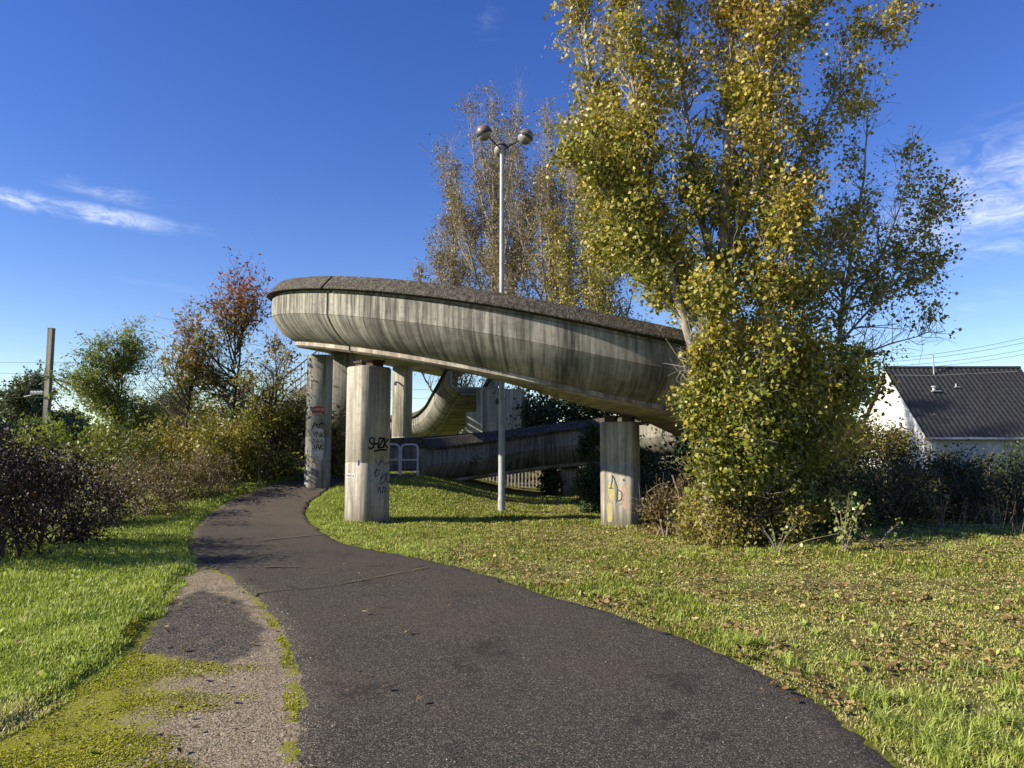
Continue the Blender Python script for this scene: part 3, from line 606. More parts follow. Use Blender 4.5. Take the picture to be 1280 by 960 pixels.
# ------------------------------------------------------------------ lamp post with three round heads
def lamp_post():
    b = at(627, 630, 18.0); x, y = b[0], 18.0; z0 = gz(x, y); top = at(627, 187, 18.0)[2]
    root = empty('lamp_post', (x, y, z0)); tag(root, 'tall slim grey lamp post with three round lamp heads above the ramp', 'street lamp')
    H = top - z0
    MB().tube([(0, 0, -.3), (0, 0, 1.2), (0, 0, H * .5), (0, 0, H)], [.085, .082, .066, .052], 16).build('pole', M['steel'], root, True)
    MB().tube([(0, 0, 0), (0, 0, .35)], [.092, .092], 16).build('base_sleeve', M['steel'], root, True)
    MB().tube([(0, 0, H), (0, 0, H + .05), (0, 0, H + .09)], [.07, .07, .03], 14).build('pole_cap', M['steel'], root, True)
    globe = NT('dusty_lamp_shell'); globe = globe.done((.15, .115, .095), .4, .5)
    lens = NT('ribbed_lens').done((.30, .26, .21), .25, .5); blk = M['dark_metal']
    for px, py, dy, ta in ((605, 166, -.25, 1), (657, 171, -.05, 1), (626, 187, .62, 1)):
        c = at(px, py, y + dy) - np.array([x, y, z0]); r = .195; hd = Vector((c[0], c[1], 0)).normalized()
        tip = np.array([hd.x * .10, hd.y * .10, -r * .2])
        arm = spline([(0, 0, H - .02), (c[0] * .45, c[1] * .45, H + (c[2] - H) * .42), (c[0] - hd.x * r * .8, c[1] - hd.y * r * .8, c[2] - .09)], .08)
        MB().tube(arm, .02, 8).build('arm', blk, root, True)
        # head: half dome, dark band, lens, tilted outwards
        ax = Vector((hd.x * .42, hd.y * .42, .91)).normalized(); q = ax.to_track_quat('Z', 'Y')
        def lathe(prof, name, mat, par):
            n = 24; V = []; F = []
            for a, z in prof:
                for k in range(n): V.append(tuple(q @ Vector((a * math.cos(2 * math.pi * k / n), a * math.sin(2 * math.pi * k / n), z))))
            for i in range(len(prof) - 1):
                for k in range(n): F.append((i * n + k, i * n + (k + 1) % n, (i + 1) * n + (k + 1) % n, (i + 1) * n + k))
            mb = MB(); mb.add(V, F); return mb.build(name, mat, par, True, loc=tuple(c) if par is root else None)
        th = np.linspace(0, math.pi / 2, 9); dome = [(r * math.cos(a), .02 + r * .92 * math.sin(a)) for a in th]
        hdm = lathe(dome, 'lamp_head', globe, root)
        lathe([(r * 1.0, .025), (r * 1.07, .02), (r * 1.07, -.035), (r * .98, -.04), (r * .6, -.042)], 'band', blk, hdm)
        lathe([(r * .97, -.045)] + [(r * .97 * math.cos(a), -.045 - r * .78 * math.sin(a)) for a in th[1:]], 'lens', lens, hdm)
lamp_post()

# ------------------------------------------------------------------ cycle barriers at the ramp entrance
for px0, px1, Y, lab in ((480, 499, 22.2, 'white tubular cycle barrier half hidden by the tagged pillar'), (501, 522, 22.5, 'white tubular cycle barrier against the end of the lower ramp')):
    a = at(px0, 585, Y); b = at(px1, 585, Y + .2); z0 = gz(a[0], Y); w = b[0] - a[0]
    root = empty('cycle_barrier', (a[0], Y, z0)); tag(root, lab, 'barrier', 'cycle barriers at the ramp entrance')
    MB().tube(spline([(0, 0, -.2), (0, 0, .5), (0, 0, .82), (.03, .0, .93), (.13, .03, .98), (w / 2, .1, .98), (w - .13, .17, .98), (w - .03, .2, .93), (w, .2, .82), (w, .2, .5), (w, .2, -.2)], .03), .03, 10).build('hoop', M['paint_white'], root, True)
    MB().tube([(0, 0, .5), (w, .2, .5)], .024, 8).build('crossbar', M['paint_white'], root, True)
    if px0 == 480: MB().box((w - .08, .13, .53), (.16, .012, .07)).build('reflector_plate', M['p_white'], root)

# ------------------------------------------------------------------ second ramp behind, its wall and supports
far = empty('curved_far_ramp', (-3, 36, 0)); tag(far, 'smaller looking concrete ramp bending upward behind the spiral, seen between pillars', 'footbridge ramp')
FP = spline([(-15, 39.5, 1.6), (-8, 39.4, 1.75), (-5.4, 38.8, 1.90), (-4.0, 37.9, 2.02), (-3.1, 36.6, 2.45), (-2.4, 35.0, 3.2), (-1.75, 33.5, 4.0)], .3)
T = np.gradient(FP, axis=0); T /= np.linalg.norm(T[:, :2], axis=1)[:, None]
FL = np.column_stack([FP, T[:, 1], -T[:, 0]])
cut = [0, int(len(FL) * .42), int(len(FL) * .60), int(len(FL) * .70), len(FL)]
sc_ = .86
TROUGH2 = [(u * sc_, z * sc_) for u, z in TROUGH]; COPE2 = [(u * sc_, z * sc_) for u, z in COPE]; LEDGE2 = [(u * sc_ * .8, z * sc_) for u, z in LEDGE]
for a, b in zip(cut[:-1], cut[1:]):
    L_ = FL[a:b + 1].copy(); e = (L_[-1] - L_[-2]) * .12; L_[-1] -= e
    sg = sweep('ramp_segment', L_, TROUGH2, M['conc_ramp'], far, u0=a * .3); sweep('coping', L_, COPE2, M['coping'], sg); sweep('coping', L_, [(-u, z) for u, z in COPE2[::-1]], M['coping'], sg); sweep('soffit_slab', L_, LEDGE2, M['conc_lower'], sg)
for c in far.children: c.location = c.location - Vector((-3, 36, 0))
def block(name, px0, px1, pyt, Y, depth, label, mat, cat, ribs=()):
    a = at(px0, pyt, Y); b = at(px1, pyt, Y); x = (a[0] + b[0]) / 2; zb = gz(x, Y) - .2
    root = empty(name, (x, Y + depth / 2, zb), -.30); tag(root, label, cat)
    w = b[0] - a[0]; H = a[2] - zb
    for k in range(3):                           # poured in three lifts with a recessed line between
        MB().box((0, 0, H * (k + .5) / 3), (w, depth, H / 3 - .02)).build('wall_lift', mat, root)
    MB().box((0, 0, H / 2), (w - .03, depth - .03, H - .03)).build('core', mat, root)
    for r in ribs: MB().box((w * r, -depth / 2 - .05, H / 2), (.30, .12, H + .06)).build('rib', mat, root)
    return root
wl = block('support_wall', 598, 655, 486, 31.5, .5, 'pale concrete support wall with scribbles behind the lamp post', M['conc_far'], 'wall', (-.44,))
strokes(wl, 'graffiti_tag', lambda a, b, l: (a, -.25 - l, b), word('ZUK', -.35, 4.0, .2, 1.0, .4, .1), .03, M['p_black'])
MB().box((-.05, -.36, 3.75), (.07, .24, .06)).box((-.05, -.45, 3.62), (.12, .10, .18)).build('lamp_bracket', M['dark_metal'], wl)
block('support_block', 585, 598.5, 515, 31.9, .7, 'short pale concrete block left of the support wall', M['conc_far'], 'wall')

# ------------------------------------------------------------------ stairway to the upper deck, left of the red painted pillar
def stairs():
    x0, z0, x1, z1, Y = -12.2, gz(-12, 30) + .05, -6.55, zs(30) + .38, 30.0
    root = empty('stairway', (x0, Y, 0)); tag(root, 'concrete stairway with metal railing climbing to the ramp, half hidden by shrubs', 'stairs')
    n = 26; dx, dz = (x1 - x0) / n, (z1 - z0) / n
    for k in range(n): MB().box((dx * (k + .5), 0, z0 + dz * (k + .5) + dz / 2 - .06), (dx + .03, 1.5, .12)).build('step', M['conc_grey'], root)
    for s in (-1, 1):
        mb = MB(); a = np.array([(0, -.12), (x1 - x0, z1 - z0 - .12)])
        P = [(0, s * .82, z0 - .35), (x1 - x0, s * .82, z1 - .35), (x1 - x0, s * .82, z1 + .12), (0, s * .82, z0 + .12)]
        mb.add([(p[0], p[1] - .06, p[2]) for p in P] + [(p[0], p[1] + .06, p[2]) for p in P], [(0, 1, 2, 3), (7, 6, 5, 4), (0, 4, 5, 1), (3, 2, 6, 7), (1, 5, 6, 2), (0, 3, 7, 4)]); mb.build('stringer', M['conc_pillar'], root)
        for hgt, r in ((1.15, .03), (.35, .018)): MB().tube([(0, s * .82, z0 + hgt), (x1 - x0, s * .82, z1 + hgt)], r, 8).build('handrail', M['dark_metal'], root)
        for k in range(0, 40): x = (x1 - x0) * (k + .5) / 40; zz = z0 + (z1 - z0) * (k + .5) / 40; MB().tube([(x, s * .82, zz + .1), (x, s * .82, zz + 1.15)], .011 if k % 5 else .024, 5).build('baluster', M['steel'], root)
    MB().box(((x1 - x0) * .62, 0, (z0 + z1) * .3), (.35, 1.2, (z0 + z1) * .6)).build('stair_pier', M['conc_grey'], root)
stairs()

# ------------------------------------------------------------------ slatted fence under the lower ramp
M['fence_paint'] = simple('weathered_fence_paint', (.40, .36, .28), .8, .2, 0, .35, 9)
def slat_fence():
    root = empty('slat_fence', (-2.2, 29.3, gz(.5, 29.3))); tag(root, 'low pale slatted fence seen under the lower ramp', 'fence')
    for k in range(26): MB().box((k * .145, 0, .48), (.055, .03, .92)).build('slat', M['fence_paint'], root)
    for z in (.2, .85): MB().box((1.8, .035, z), (3.75, .03, .07)).build('rail', M['paint_white'], root)
    for x in (-.06, 1.85, 3.72): MB().box((x, .02, .5), (.12, .12, 1.1)).build('post', M['conc_pillar'], root)
slat_fence()

# ------------------------------------------------------------------ house on the right
def house():
    X0, X1, YF, YR, YB = 24.05, 32.9, 42.0, 46.4, 50.8; ze, zr = at(1150, 546, YF)[2], at(1105, 460, YR)[2]; zg = -.4
    root = empty('house', ((X0 + X1) / 2, YR, zg)); tag(root, 'white boarded house with steep dark tiled roof behind the hedge', 'house')
    O = np.array([(X0 + X1) / 2, YR, zg]); B = lambda *p: tuple(np.array(p) - O)
    wall = simple('white_cladding', (.66, .65, .60), .6, .3, 0, .06, 3); wallg = simple('grey_cladding', (.42, .43, .43), .6, .3, 0, .06, 3)
    x0, x1 = X0 + .30, X1 - .30; slope = (zr - ze) / (YR - YF)
    # gable cladding boards, each lapped over the one below
    bh = .19; z = zg; 
    while z < zr - .25:
        zt = min(z + bh, zr - .2); half = lambda q: min(YR - YF - .35, (zr - .22 - q) / slope)
        a, b = half(z), half(zt)
        if a > .05:
            for xs, sgn in ((x0, -1), (x1, 1)):
                lo, hi = xs + sgn * .035, xs + sgn * .012
                V = [B(lo, YR - a, z), B(lo, YR + a, z), B(hi, YR + b, zt), B(hi, YR - b, zt), B(xs, YR - a, z), B(xs, YR + a, z)]
                mb = MB(); mb.add(V, [(0, 1, 2, 3) if sgn > 0 else (3, 2, 1, 0), (0, 4, 5, 1)]); mb.build('gable_board', wall, root)
        z += bh
    hw = YR - YF - .35
    mb = MB(); mb.add([B(x, y, zz) for x in (x0, x1) for y, zz in ((YR - hw, zg), (YR + hw, zg), (YR + hw, ze + .2), (YR, zr - .2), (YR - hw, ze + .2))], [(4, 3, 2, 1, 0), (5, 6, 7, 8, 9), (0, 5, 9, 4), (1, 2, 7, 6)]); mb.build('wall', wallg, root)
    k = 0; z = zg
    while z < ze - .05:
        MB().box(B((x0 + x1) / 2, YR - hw - .012, z + bh / 2), (x1 - x0, .02, bh - .012)).build('side_board', wallg, root); z += bh
    # tiled roof slopes: waves across, a lap at each course
    tile = NT('dark_roof_tiles'); n = tile.noise(tile.pos(), 3, 5); n2 = tile.noise(tile.pos(), 25, 3)
    tc = tile.mix(tile.rng(n2, .5, .75, 0, .4), tile.ramp(n, [(.3, (.022, .021, .022)), (.7, (.045, .043, .043))]), (.07, .065, .06)); tm = tile.done(tc, .55, .4)
    cols, rows = 29, 20
    u = np.linspace(0, 1, cols * 8 + 1); lapt = []; 
    for r in range(rows): lapt += [(r / rows, .0), ((r + .97) / rows, .035)]
    for s in (-1, 1):
        V = []
        for t, l in lapt:
            y = YR + s * (YR - YF + .1) * t; zz = zr - (zr - ze + .1) * t; nz, ny = .70, s * .71
            h = .028 * np.cos(u * cols * 2 * math.pi) + l
            V.append(np.stack([X0 + (X1 - X0) * u, y + ny * h, zz + nz * h], 1))
        V = np.array(V); nr, m = V.shape[:2]; V = V.reshape(-1, 3) - O
        i = np.arange(nr - 1)[:, None] * m; j = np.arange(m - 1)[None]; F = np.stack([i + j, i + j + 1, i + m + j + 1, i + m + j], -1).reshape(-1, 4)
        if s > 0: F = F[:, ::-1]
        npmesh('roof_slope', V, F[:, ::-1], tm, root)
        mb = MB(); q = [B(x, YR + s * (YR - YF + .05) * t, zr - (zr - ze + .05) * t - d) for x in (X0 + .02, X1 - .02) for t in (0, 1) for d in (.03, .14)]
        mb.add(q, [(0, 1, 3, 2), (4, 6, 7, 5), (1, 5, 7, 3), (0, 2, 6, 4), (2, 3, 7, 6)]); mb.build('roof_boarding', M['dark_metal'], root)
        for xx in (X0, X1):                      # barge boards
            mb = MB(); q = [B(xx + dx, YR + s * (YR - YF) * t, zr - (zr - ze) * t - d) for dx in (-.03, .03) for t in (0, 1) for d in (.02, .24)]
            mb.add(q, [(0, 1, 3, 2), (4, 6, 7, 5), (1, 5, 7, 3), (0, 2, 6, 4), (2, 3, 7, 6)]); mb.build('barge_board', wall, root)
        MB().tube([B(X0 - .05, YR + s * (YR - YF + .17), ze - .12), B(X1 + .05, YR + s * (YR - YF + .17), ze - .12)], .08, 8).build('gutter', M['steel'], root)
    MB().tube([B(X0 - .02, YR, zr + .02), B(X1 + .02, YR, zr + .02)], .11, 10).build('ridge_tiles', tm, root)
    MB().tube([B(X0 + .45, YF + .2, ze - .15), B(X0 + .45, YF + .2, zg)], .05, 8).build('downpipe', wall, root)
    MB().box(B(X0 + .42, YF + .55, ze - .55), (.7, .5, .9)).build('porch_post', wall, root)
    def roofpt(px, t): return B(at(px, 500, YR + (YF - YR) * t)[0], YR + (YF - YR) * t, zr - (zr - ze) * t)
    p = np.array(roofpt(1169, .10)); MB().tube([p - (0, 0, .1), p + (0, 0, 1.25)], .045, 8).tube([p + (-.25, 0, 1.28), p + (.15, 0, 1.32)], .02, 6).build('mast', M['steel'], root)
    p = np.array(roofpt(1168, .36)); MB().tube([p, p + (0, 0, .28)], .09, 10).tube([p + (0, 0, .25), p + (0, 0, .32)], .15, 10).box(p + (.05, -.1, .0), (.5, .4, .06)).build('roof_vent', M['steel'], root)
    p = np.array(roofpt(1196, .30)); MB().tube([p, p + (0, 0, .22)], .05, 8).box(p + (0, -.05, 0), (.3, .3, .05)).build('roof_vent', M['steel'], root)
    mb = MB(); P = [np.array(roofpt(1120, .13)) + (0, 0, .06), np.array(roofpt(1170, .13)) + (0, 0, .04), np.array(roofpt(1275, .07)) + (0, 0, .06)]; mb.tube(P, .015, 5); mb.build('cable', M['steel'], root)
house()

# ------------------------------------------------------------------ railway mast and wires
def mast():
    Y = 45; b = at(57, 545, Y); t = at(66.5, 411, Y); x = b[0]; zg = 0
    root = empty('railway_mast', (x, Y, zg)); tag(root, 'tall grey railway mast with bracket arms rising above the purple hedge', 'utility pole')
    H = t[2]; L = lambda px, py: tuple(at(px, py, Y) - np.array([x, Y, zg]))
    w = .29
    mb = MB(); mb.box((0, -w / 2, H / 2), (w, .05, H)).box((0, w / 2, H / 2), (w, .05, H)).box((0, 0, H / 2), (.06, w - .04, H)); mb.build('mast_column', M['conc_far'], root)
    MB().box((0, 0, H + .02), (w + .04, w + .08, .04)).build('mast_cap', M['conc_far'], root)
    for z in (L(60, 471)[2], L(58, 497)[2]): MB().box((0, 0, z), (w + .1, w + .14, .10)).build('clamp', M['dark_metal'], root)
    MB().tube([L(62, 471), L(92, 482)], .05, 6).build('bracket_arm', M['dark_metal'], root); MB().tube([L(64, 473), L(88, 490)], .05, 6).build('bracket_arm', M['dark_metal'], root)
    MB().tube([L(63, 494), L(82, 516)], .04, 6).build('stay_rod', M['steel'], root)
    for k, px in enumerate((40, 44, 48, 52)): a = np.array(L(px, 491)); MB().tube([a - (.05, 0, 0), a + (.08, 0, 0)], [.14, .10], 10).build('insulator', M['paint_white'], root)
    MB().tube([L(30, 496), L(57, 490)], .035, 6).build('insulator_arm', M['steel'], root)
mast()
def wire(pts, r, label, group='overhead railway wires'):
    P = np.array(pts); o = MB().tube(P, r, 5).build('overhead_wire', M['dark_metal']); tag(o, label, 'wire', group); return o
for i, (z, sag, lab) in enumerate(((7.0, .0, 'topmost thin overhead wire behind the spiral ramp'), (6.25, .35, 'second overhead wire from the top behind the spiral ramp'), (5.25, .0, 'third overhead wire from the top behind the spiral ramp'), (4.7, .0, 'lowest overhead wire behind the spiral ramp'))):
    wire([(x, 47 + i * .1, z + sag * ((x % 50) / 25 - 1) ** 2 - .0015 * x) for x in np.linspace(-60, 22, 42)], .010, lab)
for x, z0, z1 in ((-4.85, 5.25, 6.32), (-4.2, 4.7, 5.25)): tag(MB().tube([(x, 47.15, z0), (x, 47.15, z1)], .018, 5).build('wire_dropper', M['dark_metal']), 'short vertical dropper between overhead wires, ' + ('upper one' if z0 > 5 else 'lower one'), 'wire', 'droppers between railway wires')
for i, (pa, pb) in enumerate((((1040, 452), (1290, 431)), ((1040, 455), (1290, 437)), ((1040, 459), (1290, 446)), ((1040, 462), (1290, 452)))):
    a, b = at(*pa, 66), at(*pb, 66); d = b - a
    wire([a + d * t + np.array([0, 0, .5 * (2 * t - .6) ** 2 - .18]) for t in np.linspace(-.3, 2.2, 30)], .018, ['topmost', 'second', 'third', 'lowest'][i] + ' power line passing above the dark tiled roof', 'power lines above the house')

# ------------------------------------------------------------------ vegetation tools
def leaves(name, P, size, mat, parent, tint, g, ratio=.78, up=.35, fold=.25, droop=None):
    P = np.asarray(P); n = len(P); size = np.broadcast_to(size, (n,)) * (.45 + .95 * g.random(n) ** 1.2)
    D = g.normal(size=(n, 3)); D[:, 2] -= .25; D /= np.linalg.norm(D, axis=1)[:, None]
    if droop is not None: D[:, 2] -= droop; D /= np.linalg.norm(D, axis=1)[:, None]
    R = g.normal(size=(n, 3)); R[:, 2] += up * 2; S = np.cross(D, R); S /= np.linalg.norm(S, axis=1)[:, None] + 1e-9; Nn = np.cross(S, D)
    l = size[:, None]; w = l * ratio * .5; f = fold * w
    V = np.stack([P, P + D * l * .38 + S * w + Nn * f, P + D * l, P + D * l * .38 - S * w + Nn * f], 1).reshape(-1, 3)
    k = np.arange(n)[:, None] * 4
    F = np.concatenate([k + np.array([[0, 1, 2]]), k + np.array([[0, 2, 3]])])
    return npmesh(name, V, F, mat, parent, tint=np.repeat(np.clip(tint, 0, 1), 4))
def grow(limbs, g, twigs_per=3, blen=1.5, tlen=.5, lpt=9, up=.5, spread=1.0, start=.25, every=.28, jit=.07):
    """limbs: (points, r0, r1, density) -> Tubes, leaf points"""
    T = Tubes(); LP = []
    for pts, r0, r1, dens, *opt in limbs:
        st0 = opt[0] if opt else start; bl = opt[1] if len(opt) > 1 else blen
        C = spline(pts, .25); n = len(C); C = C + np.cumsum(g.normal(size=C.shape) * .012, 0); rad = r0 + (r1 - r0) * np.linspace(0, 1, n) ** .8
        T.add(C, rad, 9 if r0 > .06 else 6)
        D = np.gradient(C, axis=0); D /= np.linalg.norm(D, axis=1)[:, None]
        nb = int(dens * n * .25 / every)
        for k in range(nb):
            t = st0 + (1 - st0) * g.random() ** .85; i = min(n - 1, int(t * n)); R = g.normal(size=3); R -= D[i] * (R @ D[i]); R /= np.linalg.norm(R)
            d = D[i] * .5 + R * .75 * spread + np.array([0, 0, up * .6]); d /= np.linalg.norm(d)
            L = bl * (.35 + .65 * g.random()) * (1 - .55 * t); m = 6; p = C[i].copy(); B = [p.copy()]
            for q in range(m):
                d = d + g.normal(size=3) * .14 + np.array([0, 0, up * .10]); d /= np.linalg.norm(d); p = p + d * L / m; B.append(p.copy())
            B = np.array(B); rb = max(.006, min(rad[i] * .5, .012 + L * .011)); T.add(B, np.linspace(rb, .004, len(B)), 4)
            for w in range(twigs_per + int(L * 2)):
                a = g.integers(1, len(B)); b0 = B[a] + (B[min(a + 1, m)] - B[a]) * g.random(); dd = g.normal(size=3) * .8 + d * .6 + np.array([0, 0, up * .4]); dd /= np.linalg.norm(dd)
                tl = tlen * (.4 + .8 * g.random()); tw = np.stack([b0, b0 + dd * tl * .5 + g.normal(size=3) * .03, b0 + dd * tl + g.normal(size=3) * .05]); T.add(tw, np.array([.005, .004, .0025]), 3)
                s = g.random((lpt, 1)) ** .7; LP.append(b0 + (tw[2] - b0) * s + g.normal(size=(lpt, 3)) * jit)
    return T, (np.concatenate(LP) if LP else np.zeros((0, 3)))
def tree(name, base, limbs, label, cat, g, leafmat, barkmat, lsize, tintf, group=None, keep=1.0, cull=None, ratio=.8, crown='crown', **kw):
    root = empty(name, base); tag(root, label, cat, group); T, LP = grow(limbs, g, **kw)
    if keep < 1: LP = LP[g.random(len(LP)) < keep]
    if cull is not None: LP = LP[cull(LP)]
    o1 = T.build('trunk', barkmat, root); o2 = leaves(crown, LP, lsize, leafmat, root, tintf(LP), g, ratio)
    for o in (o1, o2): o.location = -Vector(base)
    return root
def clump_noise(P, f, s): return (vnoise(P[:, 0] + .37 * P[:, 2], P[:, 1] + P[:, 2] * .9, f, s) + vnoise(P[:, 2], P[:, 0] - P[:, 1] * .3, f * 1.3, s + 3)) / 2
def bush(name, c, r, h, nleaf, lsize, mat, label, cat, seed, group=None, stem=None, nst=14, lumps=16, tb=(.0, 1.0), ratio=.7, low=.0, bare=0, barer=.006, flat=1.0):
    g = np.random.default_rng(seed); x, y = c; z = gz(x, y); root = empty(name, (x, y, z)); tag(root, label, cat, group)
    rx, ry = (r, r) if not isinstance(r, tuple) else r
    th = g.random(lumps) * 2 * math.pi; hh = low + (1 - low) * g.random(lumps) ** .8; rr = np.sqrt(np.clip(1 - (np.abs(hh - .45) / .62) ** 2.2, .08, 1)) * (.45 + .5 * g.random(lumps))
    Cn = np.stack([np.cos(th) * rr * rx, np.sin(th) * rr * ry, hh * h * .92], 1); lr = (.20 + .18 * g.random(lumps)) * min(rx, h * .7) * flat
    T = Tubes(); 
    for k in range(nst):
        e = Cn[g.integers(lumps)] * (.8 + .45 * g.random()) if k < lumps * 2 else None
        s = np.array([g.normal() * rx * .22, g.normal() * ry * .22, -.1]); mid = (s + e) / 2 + g.normal(size=3) * .12 * rx + np.array([0, 0, .1 * h]); T.add(spline([s, mid, e], .2), np.linspace(.022, .006, len(spline([s, mid, e], .2))), 4)
    for k in range(bare):                        # thin twigs standing out of the outline
        e0 = Cn[g.integers(lumps)]; d = e0 / np.linalg.norm(e0) + g.normal(size=3) * .5 + np.array([0, 0, .5]); d /= np.linalg.norm(d); L = (.35 + .5 * g.random()) * min(1, h * .5) + .2
        T.add(np.stack([e0, e0 + d * L * .5 + g.normal(size=3) * .04, e0 + d * L + g.normal(size=3) * .08 - np.array([0, 0, .08])]), np.array([barer, barer * .7, .002]), 3)
    i = g.integers(0, lumps, nleaf); P = Cn[i] + g.normal(size=(nleaf, 3)) * lr[i][:, None] * .75; P[:, 2] = np.abs(P[:, 2]) + .02
    ti = tb[0] + (tb[1] - tb[0]) * (.55 * g.random(nleaf) + .45 * (g.random(lumps)[i]))
    T.build('stems', stem or M['twig'], root); leaves('foliage', P, lsize, mat, root, ti, g, ratio); return root

# ------------------------------------------------------------------ trees
def lim(pts, r0, r1, dens, *o): return ([at(*p) for p in pts], r0, r1, dens, *o)
g = np.random.default_rng(21)
bx = at(885, 662, 12.3); base = (bx[0], 12.3, gz(bx[0], 12.3))
limbs = [lim([(890, 690, 12.3), (888, 560, 12.3), (894, 420, 12.3), (904, 250, 12.2), (911, 80, 12.2), (916, -120, 12.2), (918, -260, 12.2)], .17, .03, 3.4, .22, 1.8),
         lim([(888, 540, 12.3), (864, 420, 12.0), (828, 300, 11.9), (800, 170, 11.8), (786, 30, 11.8), (778, -110, 11.9)], .10, .02, 4.8, .2, 1.5),
         lim([(892, 430, 12.3), (830, 330, 12.5), (772, 215, 12.6), (738, 95, 12.7), (722, -30, 12.8), (716, -120, 12.8)], .085, .018, 5.0, .08, 1.35),
         lim([(898, 380, 12.3), (868, 240, 12.9), (852, 110, 13.2), (845, -40, 13.4)], .08, .018, 3.6, .1, 1.5),
         lim([(902, 330, 12.3), (945, 220, 11.9), (962, 90, 11.7), (968, -60, 11.6)], .075, .018, 3.2, .15, 1.4),
         lim([(902, 390, 12.3), (955, 285, 12.5), (1005, 190, 12.6), (1050, 100, 12.7), (1090, 45, 12.8), (1130, 8, 12.8)], .06, .012, 2.4, .25, 1.25),
         lim([(905, 200, 12.2), (965, 90, 13.0), (1020, 10, 13.2), (1060, -60, 13.3)], .05, .012, 2.6, .2, 1.3),
         lim([(894, 440, 12.3), (840, 360, 13.6), (795, 325, 14.6), (752, 315, 15.2)], .045, .012, 7.0, .2, 1.1),
         lim([(892, 640, 12.2), (975, 600, 11.9), (1035, 545, 11.9), (1066, 485, 12.0)], .035, .01, 4.6, .15, 1.05),
         lim([(892, 430, 12.3), (812, 320, 11.8), (760, 250, 11.6), (722, 200, 11.6)], .05, .012, 4.2, .35, 1.15),
         lim([(894, 500, 12.2), (940, 420, 11.8), (975, 340, 11.6), (1000, 270, 11.6)], .05, .012, 4.6, .1, 1.3),
         lim([(894, 520, 12.2), (950, 450, 12.2), (1000, 380, 12.3), (1040, 310, 12.4)], .05, .012, 4.0, .15, 1.3),
         lim([(892, 560, 12.2), (884, 500, 11.6), (886, 430, 11.3), (892, 370, 11.2)], .04, .012, 3.8, .15, .9),
         lim([(892, 600, 12.2), (912, 540, 11.5), (940, 480, 11.2), (965, 430, 11.2)], .04, .012, 4.2, .15, 1.1),
         lim([(892, 560, 12.2), (876, 520, 11.7), (868, 480, 11.5), (872, 440, 11.5)], .03, .01, 4.0, .2, .6),
         lim([(892, 610, 12.2), (955, 560, 11.8), (995, 510, 11.8), (1015, 450, 11.9)], .035, .01, 4.6, .1, 1.15),
         lim([(892, 640, 12.2), (884, 600, 11.6), (880, 560, 11.5), (884, 520, 11.5)], .03, .01, 3.6, .2, .6),
         lim([(892, 640, 12.2), (930, 610, 11.6), (950, 570, 11.5), (965, 530, 11.5)], .03, .01, 4.2, .1, .95)]
def pop_tint(P): return np.clip(.50 + .24 * (clump_noise(P, .9, 2) - .5) * 2 + .028 * (P[:, 2] - 4.5) + g.normal(size=len(P)) * .16, 0, 1)  # yellower with height: sun on the upper crown put into the leaf colour
def cull_main(P):
    n = clump_noise(P, 1.5, 7); r = np.hypot(P[:, 0] - CX, P[:, 1] - CY)
    return (n > np.where(P[:, 2] < 4.6, .05, np.where(P[:, 2] < 7.5, .33, .39))) & ~((r < 7.70) & (P[:, 2] < 4.2)) & ~((P[:, 0] < .214 * P[:, 1] + 1.3 * (vnoise(P[:, 2], P[:, 1], 1.6, 31) - .35) + .25 * (vnoise(P[:, 2], P[:, 1], 6, 32) - .5)) & (P[:, 1] < 13.3) & (P[:, 2] < 3.7))
tree('poplar_tree', base, limbs, 'big leafy yellow green poplar hiding the right end of the ramp', 'tree', g, M['poplar'], M['bark'], .070, pop_tint, 'trees around the ramp', cull=cull_main, ratio=.95, lpt=26, tlen=.46, up=.55, jit=.10, twigs_per=4)

g = np.random.default_rng(33); bx = at(1034, 655, 13.4); base = (bx[0], 13.4, gz(bx[0], 13.4))
limbs = [lim([(1034, 690, 13.4), (1036, 560, 13.4), (1038, 470, 13.4), (1048, 380, 13.4), (1066, 290, 13.4), (1078, 210, 13.4), (1082, 140, 13.4)], .08, .012, 3.6, .2, 1.3),
         lim([(1040, 440, 13.4), (1090, 385, 13.1), (1130, 330, 13.0), (1160, 280, 13.0), (1182, 252, 13.0)], .03, .008, 3.6, .1, 1.05),
         lim([(1046, 400, 13.4), (1095, 330, 13.8), (1125, 260, 14.0), (1140, 190, 14.0)], .03, .008, 3.4, .1, 1.1),
         lim([(1040, 470, 13.4), (1090, 440, 13.0), (1135, 425, 12.8), (1160, 415, 12.8)], .03, .007, 4.0, .05, 1.0),
         lim([(1050, 370, 13.4), (1020, 320, 13.0), (1000, 290, 12.8), (990, 240, 12.8)], .03, .007, 3.6, .05, 1.1),
         lim([(1038, 500, 13.4), (1010, 440, 13.1), (990, 400, 13.0), (985, 350, 13.0)], .03, .008, 4.6, .05, 1.0),
         lim([(1045, 390, 13.4), (1110, 370, 13.4), (1150, 350, 13.4), (1168, 330, 13.4)], .025, .006, 3.6, .1, 1.0),
         lim([(1036, 520, 13.4), (1062, 480, 13.0), (1075, 440, 12.9), (1085, 400, 12.9)], .025, .007, 4.0, .0, .95),
         lim([(1034, 610, 13.4), (1010, 560, 12.9), (1000, 520, 12.8), (1005, 480, 12.8)], .025, .007, 5.0, .0, .7)]
tree('poplar_tree', base, limbs, 'slender open crowned poplar standing between big poplar and house', 'tree', g, M['poplar'], M['bark'], .066, lambda P: np.clip(.52 + g.normal(size=len(P)) * .2, 0, 1), 'trees around the ramp', ratio=.95, lpt=17, tlen=.48, up=.5, jit=.09, cull=lambda P: clump_noise(P, 1.6, 9) > .39)

